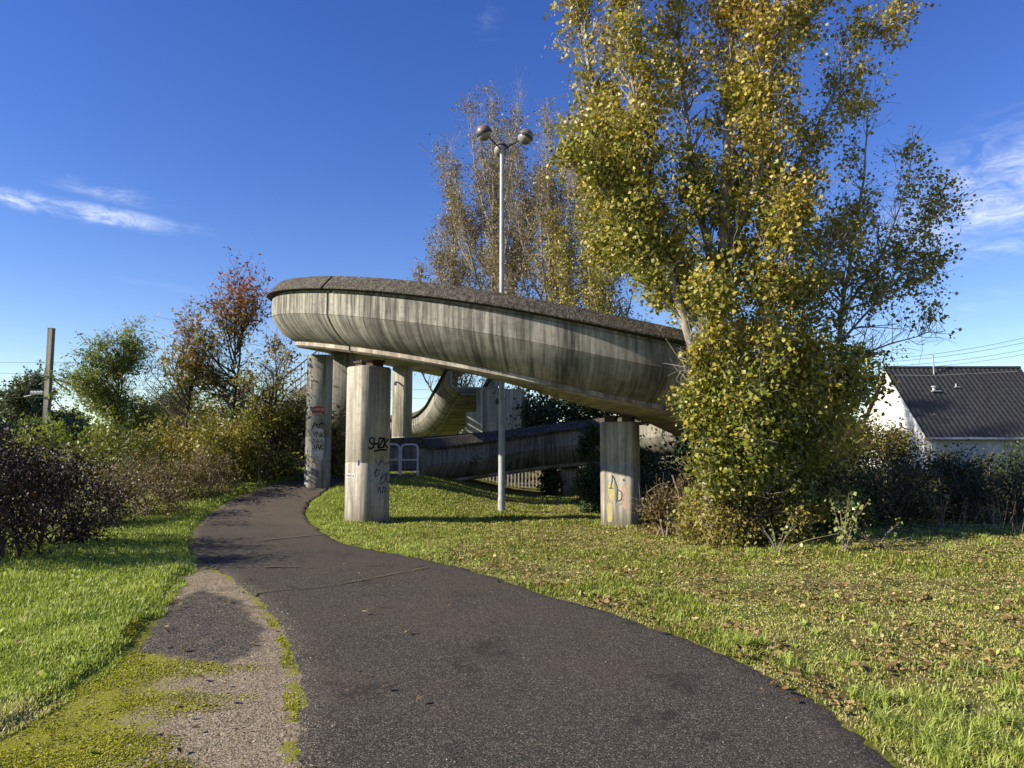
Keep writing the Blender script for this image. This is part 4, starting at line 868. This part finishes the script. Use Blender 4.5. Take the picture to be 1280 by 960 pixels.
def upright(px, Y, ptop, spread, seed, label, dens, mat, tint0, bl=2.6, n=9, lsz=.10, lpt=8, keep=1.0, zfrac=.22):
    g2 = np.random.default_rng(seed); b = at(px, 557, Y); x = b[0]; zg = gz(x, Y); zt = at(px, ptop, Y)[2]; H = zt - zg
    L = [([(x, Y, zg - .2), (x + .1, Y, zg + H * .3), (x - .05, Y, zg + H * .65), (x, Y, zt)], .17, .02, dens, .2, bl)]
    for k in range(n):
        th = 2.4 * k + g2.random() * .8; s = zfrac + .55 * (k / n); rr = spread * (1.15 - .75 * k / n) * (.6 + .5 * g2.random()); hh = min(.97, s + .20 + .24 * g2.random())
        a = np.array([x, Y, zg + H * s]); e = np.array([x + rr * math.cos(th), Y + rr * math.sin(th), zg + H * hh]); m = a + (e - a) * np.array([.62, .62, .42])
        L.append(([a, m, e], .065, .012, dens * .8, .2, bl * .7))
    tf = lambda P: np.clip(tint0 + .35 * (clump_noise(P, .5, 3) - .5) + g2.normal(size=len(P)) * .22, 0, 1)
    return tree('tall_poplar', (x, Y, zg), L, label, 'tree', g2, mat, M['bark'], lsz, tf, 'sparse tall trees behind the ramp', lpt=lpt * 2, tlen=.8, up=1.0, spread=.7, jit=.12, keep=keep, cull=lambda P: clump_noise(P, .7, seed % 7) > .34)
M['poplar_pale'] = leaf_mat('pale_autumn_poplar_leaves', [(0, (.12, .12, .05)), (.4, (.23, .19, .085)), (.7, (.28, .20, .105)), (1, (.21, .13, .08))], .3)
upright(618, 36.5, 122, 4.0, 41, 'sparse pale brown tall tree directly behind the lamp post', 2.0, M['poplar_pale'], .5, 2.6, 26, .10, 6, .72, .14)
upright(690, 34.5, 150, 3.4, 42, 'nearly bare tall tree between the lamp post and big poplar', 2.0, M['poplar_pale'], .55, 2.6, 22, .10, 6, .7, .15)
upright(742, 32.5, 215, 2.8, 44, 'yellow leaved tall tree showing just above the right of the ramp', 2.2, M['poplar'], .6, 2.3, 18, .10, 7, 1.0, .18)
upright(566, 38.5, 245, 2.8, 45, 'low sparse tree left of the lamp post behind the ramp', 1.8, M['poplar_pale'], .45, 2.3, 16, .095, 6, .9, .12)

# reddish cherry and green robinia on the left
def roundtree(name, px, Y, ptop, w, seed, label, mat, tintf, dens, lsz, lpt, ratio=.6, n=9, bl=1.3, tl=.5, cullv=.33, up=.45, bark='bark_dark', fork=.12, group='trees along the left verge', keep=1.0, droop=None):
    g2 = np.random.default_rng(seed); b = at(px, 557, Y); x = b[0]; zg = gz(x, Y); zt = at(px, ptop, Y)[2]; H = zt - zg
    L = [([(x, Y, zg - .2), (x - .05, Y, zg + H * .3), (x + .08, Y, zg + H * .7), (x, Y, zt)], .07, .01, dens, .15, bl)]
    for k in range(n):
        th = 2 * math.pi * (k + g2.random() * .7) / n; s = fork + .62 * (k / n); rr = w * (1 - .82 * (k / n)) * (.7 + .4 * g2.random()); hh = s + .14 + .16 * g2.random()
        a = np.array([x, Y, zg + H * s]); e = np.array([x + rr * math.cos(th), Y + rr * math.sin(th), zg + H * min(hh, .96)]); m = (a + e) / 2 + np.array([0, 0, -.03 * H]); L.append(([a, m, e], .032, .007, dens, .15, bl * .8))
    return tree(name, (x, Y, zg), L, label, 'tree', g2, mat, M[bark], lsz, lambda P: tintf(P, zg, H, g2), group, ratio=ratio, lpt=lpt, tlen=tl, up=up, cull=lambda P: clump_noise(P, 1.1, seed % 5) > cullv, keep=keep)
roundtree('cherry_tree', 292, 20.5, 356, 2.9, 51, 'young cherry tree with reddening leaves left of the spiral ramp', M['cherry'], lambda P, z, H, q: -.06 + .80 * np.clip((P[:, 2] - z) / H, 0, 1) ** 2.0 + q.normal(size=len(P)) * .17, 2.8, .115, 5, .5, 24, 1.3, .6, .36)
CH = lambda a: (lambda P, z, H, q: a + .42 * np.clip((P[:, 2] - z) / H, 0, 1) ** 1.5 + q.normal(size=len(P)) * .17)
roundtree('cherry_tree', 236, 20.2, 425, 1.9, 57, 'orange tinged small cherry left of the tallest reddish cherry', M['cherry'], CH(.02), 2.4, .115, 5, .5, 18, 1.2, .6, .34)
roundtree('cherry_tree', 338, 19.6, 440, 1.6, 58, 'greener small cherry between the tallest cherry and the pillars', M['cherry'], CH(-.05), 2.4, .115, 5, .5, 18, 1.1, .6, .34)
roundtree('robinia_tree', 146, 28, 422, 3.0, 52, 'feathery green robinia tree left of the reddish cherry', M['robinia'], lambda P, z, H, q: .42 + .3 * (clump_noise(P, .8, 1) - .5) * 2 + q.normal(size=len(P)) * .2, 3.4, .165, 9, .30, 20, 1.6, .75, .33, .3)
roundtree('far_tree', 40, 62, 474, 4.2, 53, 'hazy green tree far behind the railway mast', M['far_leaf'], lambda P, z, H, q: .5 + q.normal(size=len(P)) * .25, 2.4, .26, 14, .6, 13, 3.0, 1.1, .30)
roundtree('far_tree', -40, 55, 500, 3.5, 54, 'hazy green tree at the left edge behind the hedge', M['far_leaf'], lambda P, z, H, q: .4 + q.normal(size=len(P)) * .25, 2.4, .26, 14, .6, 12, 2.6, 1.0, .30)
roundtree('robinia_tree', 215, 31, 492, 2.2, 55, 'darker bushy tree between the robinia and the cherry', M['robinia'], lambda P, z, H, q: .2 + q.normal(size=len(P)) * .2, 3.0, .16, 8, .45, 10, 1.5, .6, .25, .3)

# ------------------------------------------------------------------ shrubs: left verge
def bpx(px, Y): return (at(px, 557, Y)[0], Y)
LV = 'shrubs along the left verge'
for i, (px, Y, r, h, n, mat, lab, tb) in enumerate([
    (-125, 9.6, 1.5, 1.95, 9000, 'purple', 'purple leaved hedge shrub at the far left edge, nearest one', (0, .8)),
    (5, 10.0, 1.2, 1.55, 8000, 'purple', 'dark purple hedge shrub in front of the railway mast', (0, .75)),
    (72, 11.4, 1.05, 1.3, 6500, 'purple', 'purple hedge shrub between the mast and the robinia', (0, .85)),
    (-70, 13.2, 1.5, 2.0, 7000, 'purple', 'taller purple shrub behind the front of the hedge', (.1, .9)),
    (40, 14.5, 1.3, 1.35, 5000, 'purple', 'purple brown shrub below the railway mast', (.2, 1)),
    (118, 14.2, 1.2, 1.3, 4500, 'bramble', 'reddish brown bramble mound beside the purple hedge', (.2, .9)),
    (175, 15.8, 1.0, 1.05, 3200, 'bramble', 'low bramble thicket with bare stalks at the verge', (.2, 1)),
    (150, 19.0, 1.4, 1.4, 4000, 'shrub', 'greenish shrub below the feathery robinia', (.0, .7)),
    (215, 17.4, .9, 1.1, 3000, 'bramble', 'tangled bramble below the left side of the cherry', (.1, .9)),
    (238, 20.5, 1.1, 1.8, 3800, 'shrub', 'yellowing shrub with reddish tips left of the cherry trunk', (.3, 1)),
    (285, 19.4, .95, 1.6, 4200, 'shrub', 'dense yellow green shrub around the cherry trunk', (.35, .9)),
    (325, 19.8, .95, 1.9, 4600, 'shrub', 'yellow green shrub between the cherry and red painted pillar', (.3, .85)),
    (357, 20.6, .85, 2.2, 4600, 'shrub', 'tall dark green shrub touching the red painted pillar', (.05, .6)),
    (260, 17.9, .75, 1.0, 3200, 'bramble', 'low dry weeds at the edge of the bending path', (.2, 1)),
    (423, 21.0, .4, 1.45, 2600, 'shrub', 'small leafy shrub between the two left pillars', (.1, .8)),
    (95, 24, 1.8, 1.5, 4000, 'robinia', 'green shrub mass at the foot of the robinia', (0, .7)),
    (20, 26, 2.0, 1.6, 4000, 'robinia', 'green shrub mass behind the purple hedge', (0, .6))]):
    bush('verge_shrub', bpx(px, Y), r, h, n, {'purple': .055, 'bramble': .055, 'shrub': .10, 'robinia': .13}[mat], M[mat], lab, 'shrub', 100 + i, LV, M['bark_dark'] if mat == 'purple' else M['twig'], 18, 18, tb, .6, .0, 30 if mat != 'robinia' else 8, .005)

# ------------------------------------------------------------------ shrubs: under and behind the ramp, and the right-hand hedge
for i, (px, Y, r, h, n, mat, lab, tb, ls) in enumerate([
    (748, 21.5, .5, 2.5, 4500, 'ivy', 'dark ivy column growing against the lower ramp beside the pale pillar', (.1, 1), .085),
    (745, 18.4, .55, 1.1, 3500, 'ivy', 'low ivy clump at the left foot of the pale pillar', (.2, 1), .08),
    (690, 26.0, .4, .9, 2200, 'ivy', 'ivy hanging on the short pillar under the lower ramp', (.4, 1), .09),
    (700, 31.0, 2.0, 4.6, 9000, 'ivy', 'tall dark evergreen shrub behind the lower ramp', (0, .6), .14),
    (650, 34.0, 1.6, 4.2, 6000, 'ivy', 'dark shrub behind the lamp post and support wall', (0, .6), .14),
    (775, 30.0, 2.2, 4.4, 8000, 'ivy', 'dark shrub seen past the pale pillar', (0, .5), .14),
    (850, 24.5, 2.4, 3.6, 8000, 'ivy', 'dark shrub inside the spiral behind the pale pillar', (0, .5), .13),
    (930, 19.5, 2.2, 2.6, 8000, 'ivy', 'dark shrub below the ramp behind the big poplar', (0, .5), .12)]):
    bush('evergreen_shrub', bpx(px, Y), r, h, n, ls, M[mat], lab, 'shrub', 200 + i, 'evergreen shrubs in the shade of the ramp', M['bark_dark'], 14, 18, tb, .85)
RH = 'shrubs of the right hand hedge'
for i, (px, Y, r, h, n, mat, lab, tb, ls) in enumerate([
    (1000, 11.9, .75, .75, 3600, 'shrub', 'low leafy undergrowth right of the poplar foot', (.2, .9), .065),
    (905, 11.9, .65, .7, 3200, 'shrub', 'low leafy undergrowth left of the poplar foot', (.3, 1), .06),
    (955, 13.0, .8, 1.5, 4500, 'shrub', 'leafy shrub growing up behind the poplar foot', (.1, .8), .07),
    (842, 13.6, .55, 1.05, 3600, 'bramble', 'tangled reddish bramble just right of the pale pillar', (.1, .9), .06),
    (880, 12.5, .6, .85, 3800, 'shrub', 'low yellow green undergrowth at the foot of the big poplar', (.3, 1), .06),
    (935, 12.2, .7, .8, 4200, 'bramble', 'brown green undergrowth in front of the big poplar trunk', (.1, .8), .06),
    (1005, 12.8, .8, 1.5, 5000, 'shrub', 'shady green shrub right of the big poplar trunk', (.0, .6), .065),
    (1040, 13.6, .9, 1.1, 4500, 'dark_hedge', 'dark bramble heap below the slender poplar', (.1, 1), .06),
    (1096, 14.2, .9, 1.28, 4800, 'dark_hedge', 'dark bramble heap in front of the gable wall', (.1, .9), .06),
    (1160, 14.9, .85, .98, 4200, 'dark_hedge', 'dark bramble heap in front of the roof eaves', (.1, 1), .06),
    (1225, 14.2, .8, 1.2, 4500, 'dark_hedge', 'dark bramble heap near the right edge', (.1, .9), .06),
    (1300, 14.2, 1.1, 1.05, 4500, 'dark_hedge', 'dark bramble heap cut by the right edge', (.1, .9), .06),
    (1065, 17.5, 1.2, 1.3, 4500, 'dark_hedge', 'taller dark shrub behind the slender poplar foot', (.1, .9), .07),
    (1195, 18.5, 1.5, 1.15, 4800, 'dark_hedge', 'taller dark shrub behind the bramble heaps by the eaves', (.1, .9), .07),
    (1285, 18.0, .9, 1.55, 4500, 'ivy', 'dark green fir like shrub at the right edge', (.1, .8), .07)]):
    bush('hedge_shrub', bpx(px, Y), r, h, n, ls, M[mat], lab, 'shrub', 300 + i, RH, M['twig'] if mat != 'ivy' else M['bark_dark'], 16, 16, tb, .7, 0, 70, .0045)
bush('golden_shrub', bpx(1096, 23), .95, 2.3, 12000, .10, M['conifer'], 'rounded golden green shrub in front of the gable wall', 'shrub', 330, None, M['twig'], 14, 30, (0, 1), .55, 0, 20, .006, 1.25)
def sapling(px, Y, h, n, seed, label, mat, ls):
    g2 = np.random.default_rng(seed); x = at(px, 557, Y)[0]; z = gz(x, Y); root = empty('sapling', (x, Y, z)); tag(root, label, 'sapling'); T = Tubes(); P = []
    for k in range(7):
        e = np.array([g2.normal() * .32 + .1, g2.normal() * .2 - .1, h * (.55 + .5 * g2.random())]); c = spline([(0, 0, -.05), e * np.array([.4, .4, .55]), e], .08); T.add(c, np.linspace(.009, .003, len(c)), 4)
        for q in range(n // 7): t = .3 + .7 * g2.random(); P.append(c[min(len(c) - 1, int(t * len(c)))] + g2.normal(size=3) * .045)
    T.build('stems', M['twig'], root); leaves('foliage', np.array(P), ls, mat, root, g2.random(len(P)), g2, .9, .6, .15)
sapling(1050, 10.7, .85, 210, 71, 'bright sapling with pale round leaves in front of the dark hedge', M['pale'], .06)
sapling(1090, 10.8, .4, 50, 72, 'small pale leaved seedling at the right of the bright sapling', M['pale'], .055)
sapling(968, 10.9, .55, 70, 73, 'small yellow green seedling in front of the big poplar', M['pale'], .05)
sapling(1172, 12.9, .75, 30, 74, 'withered seedling with pinkish brown leaves before the dark hedge', M['poplar_brown'], .06)
def weed(px, Y, h, seed, label):
    g2 = np.random.default_rng(seed); x = at(px, 557, Y)[0]; z = gz(x, Y); root = empty('dry_weed', (x, Y, z)); tag(root, label, 'weed', 'tall dry weeds at the right'); T = Tubes(); P = []
    for k in range(7):
        b = np.array([g2.normal() * .12, g2.normal() * .12, 0]); e = b + np.array([g2.normal() * .16, g2.normal() * .16, h * (.5 + .5 * g2.random())]); c = spline([b, (b + e) / 2 + g2.normal(size=3) * .03, e], .07); T.add(c, np.linspace(.005, .002, len(c)), 3)
        for q in range(14): P.append(c[int(len(c) * (.45 + .5 * g2.random()))] + g2.normal(size=3) * .025)
    T.build('stalks', M['twig'], root); tag(leaves('seed_heads', np.array(P), .03, M['litter'], root, .4 + .6 * g2.random(len(P)), g2, .4), kind='stuff')
for i, (px, Y, h, lab) in enumerate(((1232, 12.4, .85, 'tall dry brown weed before the hedge, the left one of the tallest'), (1264, 12.0, .9, 'tall dry brown weed near the right edge before the hedge'), (1195, 12.6, .6, 'short dry weed with feathery heads before the hedge'), (1290, 11.2, .8, 'dry weed cut by the right edge'))): weed(px, Y, h, 80 + i, lab)
# fallen branch and arching bare sucker
p0, p1 = onground(1010, 668), onground(1048, 660)
tag(MB().tube(spline([(*p0, gz(*p0) + .04), ((p0[0] + p1[0]) / 2, (p0[1] + p1[1]) / 2, gz(*p0) + .09), (*p1, gz(*p1) + .07)], .08), .018, 6).build('fallen_branch', M['twig'], None, True), 'short pale fallen branch on the grass below the bright sapling', 'branch')
sk = empty('bare_sucker', (*bpx(848, 12.9), gz(*bpx(848, 12.9)))); tag(sk, 'pale bare forked shoot arching beside the pale pillar', 'branch')
MB().tube(spline([(0, 0, -.1), (-.02, 0, .35), (.0, 0, .75), (-.12, 0, 1.15)], .08), .014, 6).build('shoot', M['twig'], sk, True); MB().tube(spline([(0, 0, .42), (.15, -.05, .30), (.22, -.06, .12), (.20, -.06, 0)], .06), .010, 6).build('shoot', M['twig'], sk, True)
MB().tube(spline([(-.02, 0, .8), (-.3, -.05, 1.0), (-.6, -.1, .85)], .08), .008, 5).build('shoot', M['twig'], sk, True)

# distant belt of trees closing the horizon
def belt():
    g2 = np.random.default_rng(90); P = []
    for k in range(420):
        az = -.95 + 1.9 * k / 420 + g2.normal() * .004; d = 120 + 60 * g2.random(); h = 3.2 + 3.2 * g2.random() + (2.5 if az > .1 else 0) * g2.random(); c = np.array([math.sin(az) * d, math.cos(az) * d, 0]); m = 150
        q = g2.normal(size=(m, 3)) * np.array([2.2, 2.2, h * .3]) + c + np.array([0, 0, h * .5]); q[:, 2] = np.abs(q[:, 2]); P.append(q)
    P = np.concatenate(P); o = leaves('distant_woods', P, .9, M['far_leaf'], None, g2.random(len(P)) * .7, g2, .8); tag(o, 'distant belt of trees along the horizon', 'woods', kind='stuff')
belt()

# ------------------------------------------------------------------ grass, moss, fallen leaves
def blades(name, X, Y, h, w, mat, tint, label, g2, lean=.5):
    n = len(X); Z = surface(X, Y) - .002; th = g2.random(n) * 2 * math.pi; D = np.stack([np.cos(th), np.sin(th), 0 * th], 1); S = np.stack([-np.sin(th), np.cos(th), 0 * th], 1)
    P = np.stack([X, Y, Z], 1); up = np.array([0, 0, 1.]); ln = (lean * (.2 + g2.random(n)))[:, None]; h = h[:, None]; w = w[:, None]
    m1 = P + up * h * .55 + D * h * ln * .35; tp = P + up * h * (1 - .25 * ln) + D * h * ln
    V = np.stack([P - S * w, P + S * w, m1 + S * w * .8, m1 - S * w * .8, tp], 1).reshape(-1, 3); k = np.arange(n)[:, None] * 5
    o = npmesh(name, V, [k + np.array([[0, 1, 2, 3]]), k + np.array([[3, 2, 4]])], mat, tint=np.repeat(np.clip(tint, 0, 1), 5)); tag(o, label, 'grass', kind='stuff')
def scatter(n, d0, d1, a0, a1, g2, pw=1.0):
    d = d0 * (d1 / d0) ** (g2.random(n) ** pw); a = np.radians(a0 + (a1 - a0) * g2.random(n)); return d * np.sin(a), d * np.cos(a), d
def build_grass():
    g2 = np.random.default_rng(120)
    def split(X, Y): return sdf(PATHPOLY, X, Y), sdf(PATCH, X, Y) + (vnoise(X, Y, 3.5, 8) - .5) * .35
    # left lawn
    X, Y, d = scatter(420000, 2.8, 24, -58, 2, g2); sp, sg = split(X, Y); k = (sp < -.03) & (sg < 0) & ~((sp > -.45) & (Y < 9.0)) & (g2.random(len(X)) < np.where(Y > 12.5, .75 * (1 - sst(-4.5, 1.6, X)), 1.0 * (X < -.9))); X, Y, d, sp = X[k], Y[k], d[k], sp[k]
    c = vnoise(X, Y, 1.1, 3); f = vnoise(X, Y, 4, 5); far_ = sst(4.5, 7.5, Y); dryz = (1 - far_) * sst(.3, .7, c)
    h = (.022 + .04 * g2.random(len(X))) * (.6 + .7 * f) * (.62 + .45 * far_); h *= np.where(sp > -.25, 1.25, 1)
    blades('lawn_grass', X, Y, h, .0022 + .00035 * d, M['grass'], .36 + .30 * (c - .5) + .30 * (f - .5) + .40 * dryz + .14 * (1 - far_) + g2.normal(size=len(X)) * .17, 'bright green grass left of the path', g2)
    # right lawn and mound: short, patchy, drier
    X, Y, d = scatter(360000, 3.4, 26, -14, 52, g2); sp, sg = split(X, Y); c = vnoise(X, Y, .8, 13); f = vnoise(X, Y, 3.1, 15); cc = .6 * c + .4 * f
    k = (sp < .035 + .03 * g2.random(len(sp))) & ((X > -2.2) | (Y > 10)) & ((cc > .36) | (g2.random(len(X)) < .5)); X, Y, d, sp, c, f, cc = [q[k] for q in (X, Y, d, sp, c, f, cc)]
    edge = sst(-.45, -.05, sp); lush = sst(.5, .72, cc); near = 1 - sst(4.2, 6.5, Y)
    h = (.016 + .03 * g2.random(len(X))) * (.6 + .8 * lush + .3 * edge * (f > .55)) + .025 * near * (f > .62) * g2.random(len(X)) + .02 * (Y > 15.2)
    blades('dry_lawn_grass', X, Y, h, .0020 + .00036 * d, M['drygrass'], .68 - .36 * lush - .15 * (Y > 15) - .15 * near * (f > .55) + g2.normal(size=len(X)) * .2, 'short patchy dry grass right of the path', g2, .9)
    # taller tufts along the asphalt and at the hedge foot
    P = []
    for k in range(120):
        if k < 22: q = PATH_B[g2.integers(40, 190)] + np.array([.10 + .30 * g2.random(), .05 + .2 * g2.random()])
        elif k < 50: x, y, _ = scatter(1, 4.0, 7.5, 24, 44, g2); q = np.array([x[0], y[0]])
        else: q = np.array(bpx(830 + 470 * g2.random(), 10.8 + 1.6 * g2.random()))
        P.append(q + g2.normal(size=(int(30 + 50 * g2.random()), 2)) * .055)
    LUSH = []
    for c_ in ((1120, 905), (1165, 890), (1150, 930), (1210, 925), (1255, 905), (1235, 850), (1095, 880), (1190, 955), (1260, 950), (1275, 745), (935, 812), (985, 838)):
        b_ = onground(*c_)
        for q_ in range(5): LUSH.append(b_ + g2.normal(size=2) * .09 + g2.normal(size=(34, 2)) * .03)
    LUSH = np.concatenate(LUSH); LUSH = LUSH[sdf(PATHPOLY, LUSH[:, 0], LUSH[:, 1]) < 0]; dl = np.hypot(LUSH[:, 0], LUSH[:, 1])
    blades('lush_grass_clumps', LUSH[:, 0], LUSH[:, 1], .06 + .09 * g2.random(len(LUSH)), .002 + .0003 * dl, M['grass'], .40 + g2.normal(size=len(LUSH)) * .2, 'long arching green grass clumps at the lower right', g2, 1.3)
    for pl in (pA, pB, pD, pD2):                 # longer grass left standing round the pillar feet
        for a in np.linspace(0, 2 * math.pi, 26): P.append(np.array([pl.location.x + (.46 + .1 * g2.random()) * math.cos(a), pl.location.y + (.46 + .1 * g2.random()) * math.sin(a)]) + g2.normal(size=(22, 2)) * .04)
    for a in np.linspace(0, 2 * math.pi, 8): P.append(at(627, 557, 18.0)[:2] + np.array([.12 * math.cos(a), .12 * math.sin(a)]) + g2.normal(size=(14, 2)) * .03)
    P = np.concatenate(P); ok = sdf(PATHPOLY, P[:, 0], P[:, 1]) < -.01; P = P[ok]; d = np.hypot(P[:, 0], P[:, 1])
    blades('grass_tuft_mass', P[:, 0], P[:, 1], .035 + .06 * g2.random(len(P)), .0022 + .0003 * d, M['grass'], .45 + g2.normal(size=len(P)) * .2, 'taller green tufts along the right edge of the asphalt', g2, .9)
    # moss cushions on the old patch and along the asphalt edge
    X, Y, d = scatter(330000, 2.6, 8.5, -50, -8, g2, .9); pp = sdf(PATHPOLY, X, Y); sg = sdf(PATCH, X, Y); so2 = sdf(OLD, X, Y); mo = np.clip(-pp / 1.3, 0, 1) + (vnoise(X, Y, 3, 20) - .5) * 1.1 + (vnoise(X, Y, 9, 21) - .5) * .5
    k = (sg > -.12) & (pp < .04) & (so2 < .02) & ((g2.random(len(X)) < sst(.35, 1.0, mo)) | ((pp > -.06 * vnoise(X, Y, 2, 25)) & (vnoise(X, Y, 4, 22) > .5))); X, Y, d = X[k], Y[k], d[k]
    blades('moss_cushions', X, Y, .005 + .011 * g2.random(len(X)), .0024 + .0004 * d, M['moss'], .5 + .5 * (vnoise(X, Y, 5, 23) - .5) + g2.normal(size=len(X)) * .22, 'yellow green moss on the gravel left of the path', g2, 1.4)
    # broad-leaved rosettes in the lawns
    X, Y, d = scatter(900, 3.4, 14, -50, 46, g2); k = (sdf(PATHPOLY, X, Y) < -.1) & (sdf(PATCH, X, Y) < -.05); X, Y = X[k], Y[k]; Q = np.repeat(np.stack([X, Y], 1), 7, 0) + g2.normal(size=(len(X) * 7, 2)) * .022
    o = leaves('lawn_weeds', np.column_stack([Q, surface(Q[:, 0], Q[:, 1]) + .012]), .06, M['grass'], None, .25 + .5 * g2.random(len(Q)), g2, .5, 1.2, .2); tag(o, 'small broad leaved weeds among the grass', 'weeds', kind='stuff')
    # loose grit on the bare strip and along the asphalt edges
    X, Y, d = scatter(60000, 2.6, 9, -50, 30, g2); pp = sdf(PATHPOLY, X, Y); sg = sdf(PATCH, X, Y); so2 = sdf(OLD, X, Y); k = ((sg > 0) & (g2.random(len(X)) < np.where(so2 > 0, .12, .45))) | ((np.abs(pp) < .07) & (g2.random(len(X)) < .5)) | ((pp > 0) & (g2.random(len(X)) < .012)); X, Y, d, pp = X[k], Y[k], d[k], pp[k]
    n = len(X); r = (.0025 + .005 * g2.random(n) ** 2.5) * (.7 + .08 * d); O = np.array([(1, 0, 0), (-1, 0, 0), (0, 1, 0), (0, -1, 0), (0, 0, .8), (0, 0, -.8)])
    V = (np.stack([X, Y, np.maximum(surface(X, Y), ground_z(X, Y) + .032 * (pp > -.01)) + .002], 1)[:, None] + (O[None] + g2.normal(size=(n, 6, 3)) * .22) * r[:, None, None]).reshape(-1, 3); k = np.arange(n)[:, None] * 6
    gm_ = leaf_mat('grit', [(0, (.05, .042, .034)), (.5, (.20, .165, .12)), (1, (.45, .39, .30))], 0, .9, .15)
    tag(npmesh('loose_grit', V, np.concatenate([k + np.array([q]) for q in ((0, 2, 4), (2, 1, 4), (1, 3, 4), (3, 0, 4))]), gm_, tint=np.repeat(np.clip(.5 + g2.normal(size=n) * .25, 0, 1), 6)), 'loose grit on the bare strip beside the path', 'gravel', kind='stuff')
    # fallen leaves
    X, Y, d = scatter(34000, 3.6, 24, -12, 46, g2, .62); pp = sdf(PATHPOLY, X, Y); c = vnoise(X, Y, 1.7, 30); k = ((pp < -.02) & (c + .03 * (Y - 8) > .36)) | ((pp > 0) & (g2.random(len(X)) < .004)); X, Y = X[k], Y[k]
    Xl, Yl, _ = scatter(420, 3.2, 12, -48, -10, g2); pl = sdf(PATHPOLY, Xl, Yl); kk = (pl < 0) | (g2.random(420) < .12); X = np.concatenate([X, Xl[kk]]); Y = np.concatenate([Y, Yl[kk]])
    P = np.stack([X, Y, np.maximum(surface(X, Y), ground_z(X, Y) + .035 * (sdf(PATHPOLY, X, Y) > 0)) + .012 + .02 * g2.random(len(X))], 1); n = len(P)
    # clumps of bigger curled leaves
    C = [PATH_B[i_] + np.array([.04, .02]) for i_ in range(60, 200, 9)] + [onground(*q) for q in ((675, 676), (640, 668), (990, 740), (1110, 755), (885, 745), (1150, 748), (1250, 760), (1090, 845), (1270, 780))]; Q = np.concatenate([np.array(c) + g2.normal(size=(22, 2)) * np.array([.14, .09]) for c in C]); P = np.concatenate([P, np.column_stack([Q, ground_z(Q[:, 0], Q[:, 1]) + .035 + .03 * g2.random(len(Q))])])
    th = g2.random(len(P)) * 6.283; D = np.stack([np.cos(th), np.sin(th), g2.normal(size=len(P)) * .25], 1); S = np.stack([-np.sin(th), np.cos(th), g2.normal(size=len(P)) * .3], 1); l = (.022 + .034 * g2.random(len(P)) ** 1.6)[:, None]; l[n:] *= 1.15; w = l * .42; upv = np.array([0, 0, 1.])
    r1, r2 = (.1 + .7 * g2.random((len(P), 1)) for _ in range(2))
    V = np.stack([P - D * l * .55, P - D * l * .2 + S * w + upv * w * r1, P + D * l * .18 + S * w * .72 + upv * w * r1 * .9, P + D * l * .55 + upv * l * .22 * r2, P + D * l * .15 - S * w * .78 + upv * w * r2 * .9, P - D * l * .22 - S * w * .95 + upv * w * r2], 1).reshape(-1, 3); k = np.arange(len(P))[:, None] * 6
    ti = np.clip(.58 + g2.normal(size=len(P)) * .27, 0, 1); ti[n:] *= .8
    tag(npmesh('fallen_leaves', V, [k + np.array([[0, 1, 2, 3]]), k + np.array([[0, 3, 4, 5]])], M['litter'], tint=np.repeat(ti, 6)), 'brown fallen leaves scattered over lawn and path', 'leaves', kind='stuff')
build_grass()
